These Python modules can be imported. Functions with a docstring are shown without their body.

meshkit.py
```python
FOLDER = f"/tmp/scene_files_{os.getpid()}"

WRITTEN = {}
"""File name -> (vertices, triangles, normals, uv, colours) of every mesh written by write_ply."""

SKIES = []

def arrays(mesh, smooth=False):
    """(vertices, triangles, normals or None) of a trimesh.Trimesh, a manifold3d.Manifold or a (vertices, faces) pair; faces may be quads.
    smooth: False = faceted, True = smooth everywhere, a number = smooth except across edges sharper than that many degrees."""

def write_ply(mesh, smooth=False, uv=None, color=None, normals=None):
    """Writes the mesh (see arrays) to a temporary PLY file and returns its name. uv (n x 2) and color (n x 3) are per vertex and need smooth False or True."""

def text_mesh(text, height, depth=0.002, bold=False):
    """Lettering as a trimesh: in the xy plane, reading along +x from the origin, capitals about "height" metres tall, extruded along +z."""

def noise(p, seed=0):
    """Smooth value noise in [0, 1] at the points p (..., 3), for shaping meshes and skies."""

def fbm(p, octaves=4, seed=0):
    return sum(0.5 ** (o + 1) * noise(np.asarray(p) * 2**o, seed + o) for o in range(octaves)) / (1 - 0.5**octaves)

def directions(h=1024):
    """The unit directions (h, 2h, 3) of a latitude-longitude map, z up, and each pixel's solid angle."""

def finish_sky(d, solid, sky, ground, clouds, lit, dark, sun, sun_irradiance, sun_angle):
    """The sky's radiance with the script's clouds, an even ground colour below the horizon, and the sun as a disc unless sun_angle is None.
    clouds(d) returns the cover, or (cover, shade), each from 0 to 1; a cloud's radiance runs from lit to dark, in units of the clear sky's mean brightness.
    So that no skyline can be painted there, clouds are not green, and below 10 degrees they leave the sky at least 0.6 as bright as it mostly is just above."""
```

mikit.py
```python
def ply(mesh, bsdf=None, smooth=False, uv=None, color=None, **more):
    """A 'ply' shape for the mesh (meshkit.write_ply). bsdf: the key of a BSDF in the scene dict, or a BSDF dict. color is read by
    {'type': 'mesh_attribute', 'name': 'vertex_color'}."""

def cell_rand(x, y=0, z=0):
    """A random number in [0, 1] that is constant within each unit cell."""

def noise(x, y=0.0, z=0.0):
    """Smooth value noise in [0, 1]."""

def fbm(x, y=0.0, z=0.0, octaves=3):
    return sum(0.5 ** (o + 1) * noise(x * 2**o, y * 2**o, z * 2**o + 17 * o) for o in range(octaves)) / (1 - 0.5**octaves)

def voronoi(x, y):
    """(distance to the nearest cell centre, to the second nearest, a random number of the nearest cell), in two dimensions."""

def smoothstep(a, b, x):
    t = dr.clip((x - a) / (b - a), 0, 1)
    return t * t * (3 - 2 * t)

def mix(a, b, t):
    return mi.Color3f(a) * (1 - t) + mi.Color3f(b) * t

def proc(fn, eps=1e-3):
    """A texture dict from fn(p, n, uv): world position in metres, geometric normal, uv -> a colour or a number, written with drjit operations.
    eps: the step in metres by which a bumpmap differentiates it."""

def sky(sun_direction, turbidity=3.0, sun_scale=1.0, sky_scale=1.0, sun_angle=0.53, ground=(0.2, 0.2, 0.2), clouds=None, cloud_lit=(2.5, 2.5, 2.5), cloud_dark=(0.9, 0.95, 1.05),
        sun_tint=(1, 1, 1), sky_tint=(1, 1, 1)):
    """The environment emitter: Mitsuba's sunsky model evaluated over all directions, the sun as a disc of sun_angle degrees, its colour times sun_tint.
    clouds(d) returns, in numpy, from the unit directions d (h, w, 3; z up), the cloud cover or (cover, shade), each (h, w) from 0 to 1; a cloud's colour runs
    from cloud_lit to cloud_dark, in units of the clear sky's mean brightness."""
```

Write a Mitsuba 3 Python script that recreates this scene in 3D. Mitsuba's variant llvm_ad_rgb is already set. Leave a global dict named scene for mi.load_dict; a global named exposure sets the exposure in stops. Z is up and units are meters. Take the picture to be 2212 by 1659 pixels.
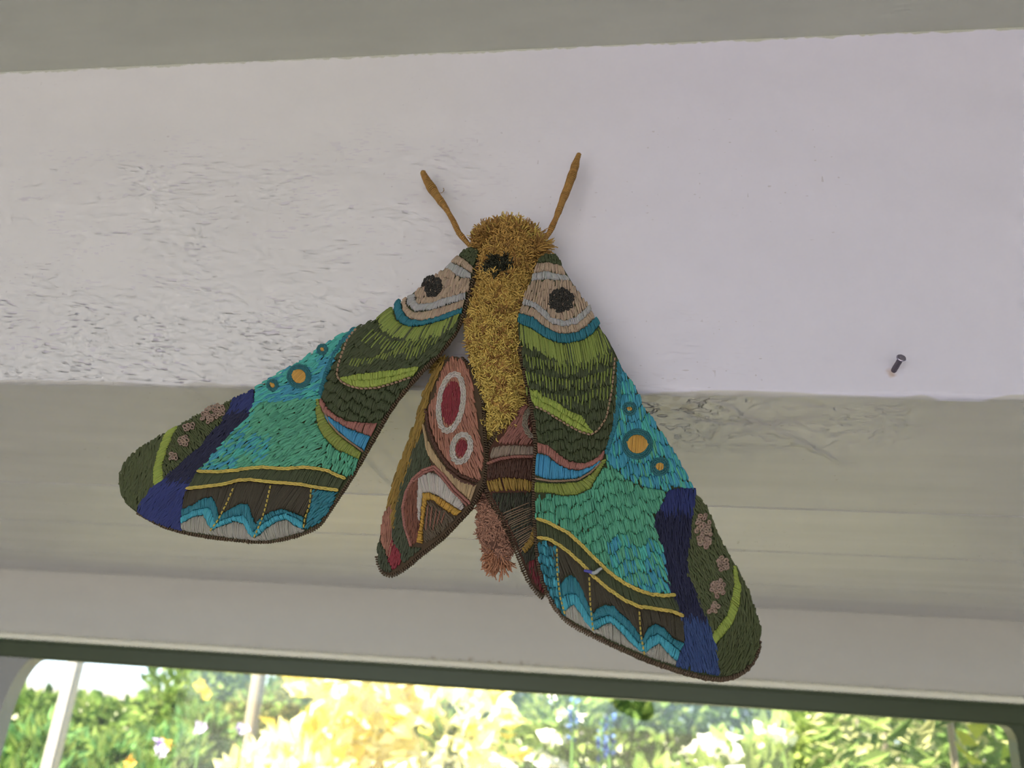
import math, random
import numpy as np, trimesh, shapely, manifold3d
import drjit as dr
import mitsuba as mi
import mikit, meshkit
from mikit import noise, fbm, smoothstep, mix, proc

rng = np.random.default_rng(7)
T = mi.ScalarTransform4f
scene, labels = {}, {}

# ------------------------------------------------------------------ camera, sky, sun, exposure
FPX, CX, CY = 1804.0, 1106.0, 829.5
exposure = 3.87
_L = np.array([-12366.0, -179.5, FPX]); _v = FPX / math.tan(math.radians(22.0))
_V = np.array([(179.5 * _v + FPX ** 2) / 12366.0, -_v, FPX])
xc = -_L / np.linalg.norm(_L); zc = _V / np.linalg.norm(_V); yc = np.cross(zc, xc); xc = np.cross(yc, zc)
M = np.stack([xc, yc, zc])                      # rows: world axes in camera (right, down, forward) coordinates
fwd, up = M @ [0, 0, 1.0], M @ [0, -1.0, 0]
DIST = 0.361
CAM = np.array([0.0, 0.0, 1.55]) - DIST * fwd
CAM[2] = 1.55
CAM[1] = -DIST * fwd[1]
CAM[0] = -DIST * fwd[0]
scene['camera'] = {'type': 'thinlens', 'fov': 2 * math.degrees(math.atan(1106.0 / FPX)), 'fov_axis': 'x',
                   'aperture_radius': 0.0011, 'focus_distance': 0.345, 'near_clip': 0.01, 'far_clip': 500.0,
                   'to_world': T().look_at(origin=CAM.tolist(), target=(CAM + fwd).tolist(), up=up.tolist())}
SUN = np.array([-0.45, -0.42, 1.0])
scene['sky'] = mikit.sky(SUN, turbidity=3.0, sun_scale=1.5, ground=(0.22, 0.21, 0.20), sky_tint=(1.03, 1.0, .98), sun_tint=(.97, 1.0, 1.02))


def ray(px, py):
    d = np.stack([(np.asarray(px, float) - CX) / FPX, (np.asarray(py, float) - CY) / FPX, np.ones(np.shape(px))], -1)
    return d @ M.T


def at_y(px, py, y):
    d = ray(px, py)
    return CAM + d * ((np.asarray(y) - CAM[1]) / d[..., 1])[..., None]


def at_z(px, py, z):
    d = ray(px, py)
    return CAM + d * ((z - CAM[2]) / d[..., 2])[..., None]


Z_CEIL = at_y(1106., 107., 0.0)[2]
Z_SOF = at_y(1106., 845., 0.0)[2]
Y_J1 = at_z(1106., 1078., Z_SOF)[1]
Y_J2 = at_z(1106., 1168., Z_SOF)[1]
Y_W = at_z(1106., 1286., Z_SOF)[1]
Z_HEAD = at_y(1106., 1438., Y_W)[2]
XD = at_y(1035., 1430., Y_W)[0]

# ------------------------------------------------------------------ helpers
lin = lambda c: (np.where(np.asarray(c) / 255. <= .04045, np.asarray(c) / 255. / 12.92, ((np.asarray(c) / 255. + .055) / 1.055) ** 2.4))
KC = 1.07


def col(r, g, b, k=None):
    c = lin([r, g, b]) * (KC if k is None else k)
    return np.clip(c * .86 + .14 * c.mean(), 0, .92)


def numbered(key):
    if key not in scene and key not in labels: return key
    i = 1
    while f'{key}_{i:03d}' in scene or f'{key}_{i:03d}' in labels: i += 1
    return f'{key}_{i:03d}'


def put(key, mesh, bsdf, smooth=False, color=None, label=None, cat=None, group=None, kind=None):
    key = numbered(key)
    scene[key] = mikit.ply(mesh, bsdf, smooth=smooth, color=color)
    info(key, label, cat, group, kind)
    return key


def info(key, label=None, cat=None, group=None, kind=None):
    d = {k: v for k, v in (('label', label), ('category', cat), ('group', group), ('kind', kind)) if v}
    if d: labels[key] = d


def box(x0, x1, y0, y1, z0, z1, ch=0.0):
    if ch <= 0:
        m = trimesh.creation.box((x1 - x0, y1 - y0, z1 - z0)); m.apply_translation(((x0 + x1) / 2, (y0 + y1) / 2, (z0 + z1) / 2)); return m
    pts = []
    for sx in (0, 1):
        for sy in (0, 1):
            for sz in (0, 1):
                X, Y, Z = (x0, x1)[sx], (y0, y1)[sy], (z0, z1)[sz]
                a, b, c = (1 - 2 * sx) * ch, (1 - 2 * sy) * ch, (1 - 2 * sz) * ch
                pts += [(X + a, Y + b, Z), (X + a, Y, Z + c), (X, Y + b, Z + c)]
    return manifold3d.Manifold.hull_points(np.array(pts))


def tubes(P, R, k=4, closed=False):
    """P (S,n,3) centre lines, R (S,n) radii -> (vertices, triangles); one tube per row."""
    P = np.asarray(P, float); S, n = P.shape[:2]; R = np.broadcast_to(R, (S, n))
    t = np.gradient(P, axis=1)
    if closed: t = np.roll(P, -1, 1) - np.roll(P, 1, 1)
    t /= np.linalg.norm(t, axis=-1, keepdims=True) + 1e-12
    ref = np.where(np.abs(t[:, :1, 1:2]) > .85, np.array([0.91, 0.0, .4]), np.array([0.13, 1.0, 0.17]))
    a = np.cross(t, ref); a /= np.linalg.norm(a, axis=-1, keepdims=True) + 1e-12
    b = np.cross(t, a)
    ang = np.arange(k) * 2 * np.pi / k
    V = P[:, :, None] + R[:, :, None, None] * (np.cos(ang)[:, None] * a[:, :, None] + np.sin(ang)[:, None] * b[:, :, None])
    m = n if closed else n - 1
    i, j = np.meshgrid(np.arange(m), np.arange(k), indexing='ij')
    i1, j1 = (i + 1) % n, (j + 1) % k
    q = np.stack([i * k + j, i1 * k + j, i1 * k + j1, i * k + j1], -1).reshape(-1, 4)
    f = np.vstack([q[:, [0, 2, 1]], q[:, [0, 3, 2]]])
    F = (f[None] + (np.arange(S) * n * k)[:, None, None]).reshape(-1, 3)
    return V.reshape(-1, 3), F


def joinm(parts):
    V, F, n = [], [], 0
    for v, f in parts:
        V.append(v); F.append(f + n); n += len(v)
    return np.vstack(V), np.vstack(F)


def resample(p, n):
    p = np.asarray(p, float)
    s = np.r_[0, np.cumsum(np.linalg.norm(np.diff(p, axis=0), axis=1))]
    u = np.linspace(0, s[-1], n) if np.isscalar(n) else n * s[-1]
    return np.stack([np.interp(u, s, p[:, i]) for i in range(p.shape[1])], -1)


def plen(p): return float(np.linalg.norm(np.diff(np.asarray(p, float), axis=0), axis=1).sum())


def chaikin(p, it=2, closed=True):
    p = np.asarray(p, float)
    for _ in range(it):
        q = np.roll(p, -1, 0) if closed else p[1:]
        a = p if closed else p[:-1]
        r = np.stack([.75 * a + .25 * q, .25 * a + .75 * q], 1).reshape(-1, p.shape[1])
        p = r if closed else np.vstack([p[:1], r, p[-1:]])
    return p


def wob(x, seed=0):
    r = np.random.default_rng(seed); y = 0 * x
    for k in range(4): y = y + np.sin(x * (1.7 ** k) + r.uniform(0, 6.28)) / (1.35 ** k)
    return y / 2.2


# ------------------------------------------------------------------ materials
def twos(d): return {'type': 'twosided', 'bsdf': d}


def plain(rgb, rough=.6, spec=.3): return twos({'type': 'principled', 'base_color': {'type': 'rgb', 'value': list(map(float, rgb))}, 'roughness': rough, 'specular': spec})


scene['thread'] = twos({'type': 'principled', 'base_color': {'type': 'mesh_attribute', 'name': 'vertex_color'}, 'roughness': .62, 'specular': .28, 'sheen': .25})
scene['wool'] = twos({'type': 'principled', 'base_color': {'type': 'mesh_attribute', 'name': 'vertex_color'}, 'roughness': .8, 'specular': .15, 'sheen': .3})

KN = at_z(1622., 885., Z_SOF)       # a knot in the beam's underside
KN2 = at_z(1420., 870., Z_SOF)
NB = at_y(1926., 806., 0.0)         # nail stain
STREAK = at_z(1680., 935., Z_SOF)


def f_rough(p):
    """1 where the face board is left rough, 0 where it is smooth."""
    return smoothstep(0.06, -0.06, p.x + .05 * (noise(p.x * 18, p.z * 30) - .5)) * smoothstep(Z_CEIL - .03, Z_CEIL - .07, p.z) + .55 * smoothstep(Z_SOF + .055, Z_SOF + .02, p.z) * smoothstep(.13, .06, p.x)


def face_bump(p, n, uv):
    r = f_rough(p)
    tilt = p.z + .05 * p.x
    fine = fbm(p.x * 160, tilt * 1500, 3.1, 2)
    chips = smoothstep(.55, .9, noise(p.x * 330 + 5 * noise(p.z * 160), tilt * 1150, 1.7)) * smoothstep(.30, .65, noise(p.x * 80, tilt * 150, 6))
    lumps = fbm(p.x * 60, p.z * 80, 9.0, 2)
    return .00008 * fine + r * (-.0006 * chips + .0008 * fbm(p.x * 260, tilt * 520, 5, 2)) + .0006 * lumps + smoothstep(.002, .006, p.y) * soffit_bump_h(p)


def soffit_bump_h(p):
    dx, dy = (p.x - KN[0]), (p.y - KN[1])
    rr = dr.sqrt(dr.square(dx / 1.6) + dr.square(dy)) + .004 * (noise(p.x * 140, p.y * 140) - .5)
    ring = dr.exp(-dr.square((rr - .017) / .0022)) * smoothstep(.0, .5, noise(p.x * 60, p.y * 60, 2) + .1)
    d2 = dr.sqrt(dr.square(p.x - KN2[0]) * .4 + dr.square(p.y - KN2[1]))
    pits = smoothstep(.55, .75, fbm(p.x * 260, p.y * 260, 4, 2)) * (smoothstep(.03, .006, d2) + .6 * smoothstep(.05, .01, dr.abs(rr - .03)))
    st = dr.abs((p.x - STREAK[0]) * .75 - (p.y - STREAK[1]) * .65 + .004 * (noise(p.x * 200, p.y * 100) - .5))
    streak = dr.exp(-dr.square(st / .003)) * smoothstep(.06, .02, dr.abs(p.x - STREAK[0]))
    return -.0013 * ring - .0016 * pits + .0014 * streak * (.4 + noise(p.x * 300, p.y * 300)) + .00035 * fbm(p.x * 25 + 2.5 * noise(p.x * 9, p.y * 25, 4), p.y * 90 + 2 * noise(p.x * 31, p.y * 22, 1), 2, 3) + .00012 * fbm(p.x * 80, p.y * 900, 2, 2)


def face_color(p, n, uv):
    lil = mix((.625, .625, .645), (.62, .615, .72), smoothstep(-.12, .10, p.x))
    lil = lil * (1 - .05 * fbm(p.x * 14, p.z * 40, 2, 2))
    r = f_rough(p)
    tilt = p.z + .05 * p.x
    marks = smoothstep(.62, .80, noise(p.x * 330 + 5 * noise(p.z * 160), tilt * 1150, 1.7)) * smoothstep(.40, .65, noise(p.x * 70, tilt * 110, 6))
    lil = mix(lil, mi.Color3f(.52, .50, .58), r * marks * .55)
    specks = smoothstep(.93, .97, noise(p.x * 420, p.z * 520, 8)) * smoothstep(.6, .8, noise(p.x * 31, p.z * 27, 3))
    lil = mix(lil, mi.Color3f(.36, .34, .38), specks * .5)
    ds = dr.sqrt(dr.square(p.x - NB[0]) + dr.square(p.z - NB[2]))
    lil = mix(lil, mi.Color3f(.42, .31, .25), smoothstep(.0033, .0008, ds + .001 * noise(p.x * 900, p.z * 900)) * .75)
    top = smoothstep(Z_CEIL - .0016, Z_CEIL - .0006, p.z + .0016 * (noise(p.x * 130, 3.3) - .5) + .0012 * (noise(p.x * 500) - .5))
    lil = mix(lil, mi.Color3f(.46, .475, .42), top)
    edge = p.z - Z_SOF + .002 * (noise(p.x * 70, 1.2) - .5) + .0035 * smoothstep(.55, .8, noise(p.x * 22, 7.7))
    return mix(cream(p), lil, smoothstep(.0008, .0018, edge) * smoothstep(.004, .003, p.y))


def cream(p):
    c = mix((.51, .50, .485), (.455, .447, .43), fbm(p.x * 12, p.y * 60, 1, 3))
    dx, dy = (p.x - KN[0]), (p.y - KN[1])
    rr = dr.sqrt(dr.square(dx / 1.6) + dr.square(dy)) + .004 * (noise(p.x * 140, p.y * 140) - .5)
    c = mix(c, mi.Color3f(.36, .34, .31), .38 * dr.exp(-dr.square((rr - .017) / .0016)) * smoothstep(0.3, .7, noise(p.x * 60, p.y * 60, 2)))
    d2 = dr.sqrt(dr.square(p.x - KN2[0]) * .35 + dr.square(p.y - KN2[1]))
    c = mix(c, mi.Color3f(.34, .31, .25), .5 * smoothstep(.022, .006, d2) * smoothstep(.5, .7, fbm(p.x * 200, p.y * 220, 4, 2)))
    sp = smoothstep(.93, .97, noise(p.x * 380, p.y * 300, 8)) * smoothstep(.6, .8, noise(p.x * 27, p.y * 19, 3))
    return mix(c, mi.Color3f(.3, .27, .22), sp * .6)


scene['face_paint'] = twos({'type': 'bumpmap', 'arbitrary': proc(face_bump, eps=.00025), 'scale': 1.0,
                            'bsdf': {'type': 'principled', 'base_color': proc(face_color), 'roughness': .5, 'specular': .3}})
scene['cream_paint'] = twos({'type': 'bumpmap', 'arbitrary': proc(lambda p, n, uv: .0004 * fbm(p.x * 20, p.y * 120, p.z * 120, 3), eps=.0005), 'scale': 1.0,
                             'bsdf': {'type': 'principled', 'base_color': proc(lambda p, n, uv: cream(p)), 'roughness': .45, 'specular': .35}})
scene['wall_paint'] = twos({'type': 'principled', 'roughness': .45, 'specular': .3, 'base_color': proc(lambda p, n, uv: mix(
    mi.Color3f(.53, .525, .485) * (1 - .06 * fbm(p.x * 6, p.z * 40, 2, 3)), (.25, .2, .12),
    .8 * smoothstep(.66, .8, noise(p.x * 260, p.z * 420, 5)) * (smoothstep(Z_HEAD + .0075, Z_HEAD + .003, p.z) * .8 * smoothstep(.09, .03, dr.abs(p.x - XD)) + 0 * p.x)))})
scene['ceiling_paint'] = twos({'type': 'bumpmap', 'arbitrary': proc(lambda p, n, uv: .00022 * fbm(p.x * 120 + 4 * noise(p.y * 20), p.y * 900, 3, 2) + .0004 * fbm(p.x * 25, p.y * 60, 6, 2), eps=.0003), 'scale': 1.0,
                               'bsdf': {'type': 'principled', 'roughness': .5, 'specular': .3,
                                        'base_color': proc(lambda p, n, uv: mi.Color3f(.46, .475, .42) * (1 - .10 * fbm(p.x * 20, p.y * 90, 4, 3)))}})
scene['room_paint'] = plain((.62, .61, .58), .7)
scene['room_floor'] = plain((.25, .24, .235), .5)
scene['frame_paint'] = twos({'type': 'principled', 'base_color': {'type': 'rgb', 'value': [.058, .078, .042]}, 'roughness': .38, 'specular': .35})
scene['stile_paint'] = plain((.30, .31, .30), .4)
scene['nosing_paint'] = plain((.80, .79, .66), .35, .5)
scene['pane'] = {'type': 'thindielectric', 'int_ior': 1.5}
scene['steel'] = twos({'type': 'roughconductor', 'material': 'Cr', 'alpha': .18, 'specular_reflectance': {'type': 'rgb', 'value': [.62, .6, .72]}})
scene['steel_dark'] = twos({'type': 'roughconductor', 'material': 'Cr', 'alpha': .35, 'specular_reflectance': {'type': 'rgb', 'value': [.28, .26, .29]}})

# ------------------------------------------------------------------ the room
XL, XR, YB = -2.0, .85, -2.1
# beam: face and underside in one, its lower front edge worn uneven
def beam_mesh():
    xs = np.unique(np.r_[np.linspace(XL, -.4, 40), np.linspace(-.4, .4, 500), np.linspace(.4, XR, 40)])
    r = .0022 + .0010 * wob(xs * 45, 3) + .0006 * wob(xs * 190, 4)
    r = r + .0014 * np.exp(-((xs - KN2[0]) / .018) ** 2) + .001 * np.exp(-((xs - KN[0]) / .012) ** 2)
    prof = []
    for a in np.linspace(0, 1, 6):
        an = a * np.pi / 2
        prof.append(np.stack([xs, r * (1 - np.cos(an)), Z_SOF + r * (1 - np.sin(an))], -1))
    jr = .0016 + .0005 * wob(xs * 60, 5)
    pr = [np.stack([xs, 0 * xs, 0 * xs + Z_CEIL + .01], -1), np.stack([xs, 0 * xs, Z_SOF + .012 + 0 * xs], -1), np.stack([xs, 0 * xs, Z_SOF + r + .0012], -1)] + prof + [np.stack([xs, r + .0012, 0 * xs + Z_SOF], -1), np.stack([xs, .012 + 0 * xs, 0 * xs + Z_SOF], -1), np.stack([xs, 0 * xs + Y_J1 - .004, 0 * xs + Z_SOF], -1),
        np.stack([xs, 0 * xs + Y_J1 - jr, 0 * xs + Z_SOF], -1), np.stack([xs, 0 * xs + Y_J1 - .0003, Z_SOF + jr], -1), np.stack([xs, 0 * xs + Y_J1 - .0003, 0 * xs + Z_SOF + .03], -1),
        np.stack([xs, 0 * xs + Y_J1 - .0003, 0 * xs + Z_CEIL + .01], -1)]
    G = np.stack(pr); m, n = G.shape[:2]
    i, j = np.meshgrid(np.arange(m - 1), np.arange(n - 1), indexing='ij')
    q = np.stack([i * n + j, (i + 1) * n + j, (i + 1) * n + j + 1, i * n + j + 1], -1).reshape(-1, 4)
    return G.reshape(-1, 3), q


# prof runs from face (a=1: y=r) -> fix order: face first
def beam_fixed():
    v, q = beam_mesh()
    return v, q


xs_n = None
put('wall_front', (lambda vq: vq)(beam_fixed()), 'face_paint', smooth=30, kind='structure', label='lilac white painted wooden beam with a rough brushed face above the cream underside')
info('trim_1', 'cream painted planks lining the underside behind the beam', kind='structure')
edges = [Y_J1, Y_J2, Y_J2 + (Y_W - Y_J2) * .5, Y_W]
for k in range(3):
    put('trim_1__plank', box(XL, XR, edges[k] + .0008, edges[k + 1] - .0006, Z_SOF, Z_SOF + .02, .0013), 'cream_paint')
put('trim_1__backing_board', box(XL, XR, Y_J1, Y_W + .12, Z_SOF + .0205, Z_SOF + .05), 'cream_paint')
put('ceiling', box(XL - .1, XR + .1, YB - .1, .02, Z_CEIL, Z_CEIL + .05), 'ceiling_paint', kind='structure', label='grey green painted board ceiling above the white beam')
put('floor', box(XL - .1, XR + .1, YB - .1, Y_W + .1, -.05, 0), 'room_floor', kind='structure', label='grey wooden floor')
put('wall_left', box(XL - .1, XL, YB - .1, Y_W + .1, 0, Z_CEIL), 'room_paint', kind='structure', label='off white side wall')
put('wall_right', box(XR, XR + .1, YB - .1, Y_W + .1, 0, Z_CEIL), 'room_paint', kind='structure', label='off white side wall')
# back wall: wide opening to the porch, low and to the left
OX0, OX1, OZ0, OZ1 = -1.95, .7, .25, Z_CEIL - .02
bw = trimesh.util.concatenate([box(XL, OX0, YB - .1, YB, 0, Z_CEIL), box(OX1, XR, YB - .1, YB, 0, Z_CEIL), box(OX0, OX1, YB - .1, YB, 0, OZ0), box(OX0, OX1, YB - .1, YB, OZ1, Z_CEIL)])
put('wall_back', bw, 'room_paint', kind='structure', label='off white wall with a wide opening')
# window wall
WT = .05
ZF1 = at_y(1106., 1493., Y_W + .012)[2]
WX0 = at_y(-10., 1520., Y_W)[0]; WX1 = at_y(2208., 1600., Y_W)[0]; WZ0 = .75
ww = trimesh.util.concatenate([box(XL, XR, Y_W, Y_W + WT, Z_HEAD - .003, Z_SOF + .02), box(XL, WX0 - .03, Y_W, Y_W + WT, 0, Z_HEAD), box(WX1 + .03, XR, Y_W, Y_W + WT, 0, Z_HEAD), box(WX0 - .03, WX1 + .03, Y_W, Y_W + WT, 0, WZ0)])
put('wall_far', ww, 'wall_paint', kind='structure', label='off white board wall over the window')
nos = np.linspace(0, np.pi, 9)
yy, zz = Y_W - .002 - .004 * np.sin(nos), Z_HEAD - .002 + .0036 * np.cos(nos)
poly = shapely.Polygon(np.stack([np.r_[yy, Y_W + .01, Y_W + .01], np.r_[zz, zz[-1], zz[0]]], -1))
nm = trimesh.creation.extrude_polygon(poly, XR - XL - .02)
nm.vertices = nm.vertices[:, [2, 0, 1]] + [XL + .01, 0, 0]
put('trim_2', (nm.vertices, nm.faces[:, ::-1]), 'nosing_paint', smooth=35, kind='structure', label='pale rounded bead moulding along the top of the window')
info('window_1', 'dark green framed window with a view of the sunny garden', kind='structure')
put('window_1__top_rail', box(WX0 - .03, WX1 + .03, Y_W + .010, Y_W + .04, ZF1, Z_HEAD - .004, .002), 'frame_paint', label='glossy dark green top rail')
zl = (Z_HEAD + ZF1) / 2
put('window_1__top_rail__lip', box(WX0 - .03, WX1 + .03, Y_W + .003, Y_W + .012, zl + .004, Z_HEAD - .005, .0015), 'frame_paint')
for nm_, xa, sgn in (('l', WX0, 1), ('r', WX1, -1)):
    R, RZ = (.026, .07) if sgn > 0 else (.012, .015)
    an = np.linspace(0, np.pi / 2, 12)
    ptsc = [(xa - sgn * .035, ZF1), (xa + sgn * R, ZF1)] + [(xa + sgn * (R - R * np.sin(a)), ZF1 - RZ + RZ * np.cos(a)) for a in an] + [(xa, WZ0), (xa - sgn * .035, WZ0)]
    pm = trimesh.creation.extrude_polygon(shapely.Polygon(ptsc).buffer(0), .022)
    v = pm.vertices[:, [0, 2, 1]] + [0, Y_W + .012, 0]
    put('window_1__stile', (v, pm.faces[:, ::-1]), 'stile_paint' if sgn > 0 else 'frame_paint', label='grey stile with a rounded corner' if sgn > 0 else 'dark stile with a rounded corner')
put('window_1__bottom_rail', box(WX0, WX1, Y_W + .01, Y_W + .04, WZ0, WZ0 + .05, .002), 'frame_paint')
put('window_1__pane', (np.array([[WX0 - .02, Y_W + .036, WZ0 + .02], [WX1 + .02, Y_W + .036, WZ0 + .02], [WX1 + .02, Y_W + .036, ZF1 + .01], [WX0 - .02, Y_W + .036, ZF1 + .01]]), np.array([[0, 1, 2, 3]])), 'pane', label='clear glass pane')
put('roof', box(XL - .3, XR + .3, YB - .35, Y_W + .45, Z_CEIL + .055, Z_CEIL + .14), 'room_paint', kind='structure', label='roof over the porch')

# ------------------------------------------------------------------ embroidered moth: wing surfaces and stitch tools
PX = .0002
MOTH = 'embroidered_moth'


class Wing:
    """A gently domed cloth sheet standing off the beam. Its outline was traced from the photograph; the sheet has its own distance, tilt and bulge."""

    def __init__(self, c, u, off, du, dv, bulge, curl=0.0):
        self.c, self.u = np.array(c, float), np.array(u, float) / np.linalg.norm(u)
        self.v = np.array([-self.u[1], self.u[0]])
        self.k = (off, du, dv, bulge, curl)

    def base(self, p):
        d = np.asarray(p, float) - self.c
        a, b = d @ self.u, d @ self.v
        off, du, dv, bulge, curl = self.k
        o = off + du * a + dv * b - bulge * (b / 150.) ** 2 - curl * (a / 500.) ** 2
        return at_y(np.asarray(p)[..., 0], np.asarray(p)[..., 1], -o * .001)

    def map(self, p, h):
        p = np.asarray(p, float); b = self.base(p)
        n = np.cross(self.base(p + [0, 2.0]) - b, self.base(p + [2.0, 0]) - b)
        n /= np.linalg.norm(n, axis=-1, keepdims=True)
        n = np.where(n[..., 1:2] > 0, -n, n)
        return b + n * (np.asarray(h) * PX)[..., None]


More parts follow.
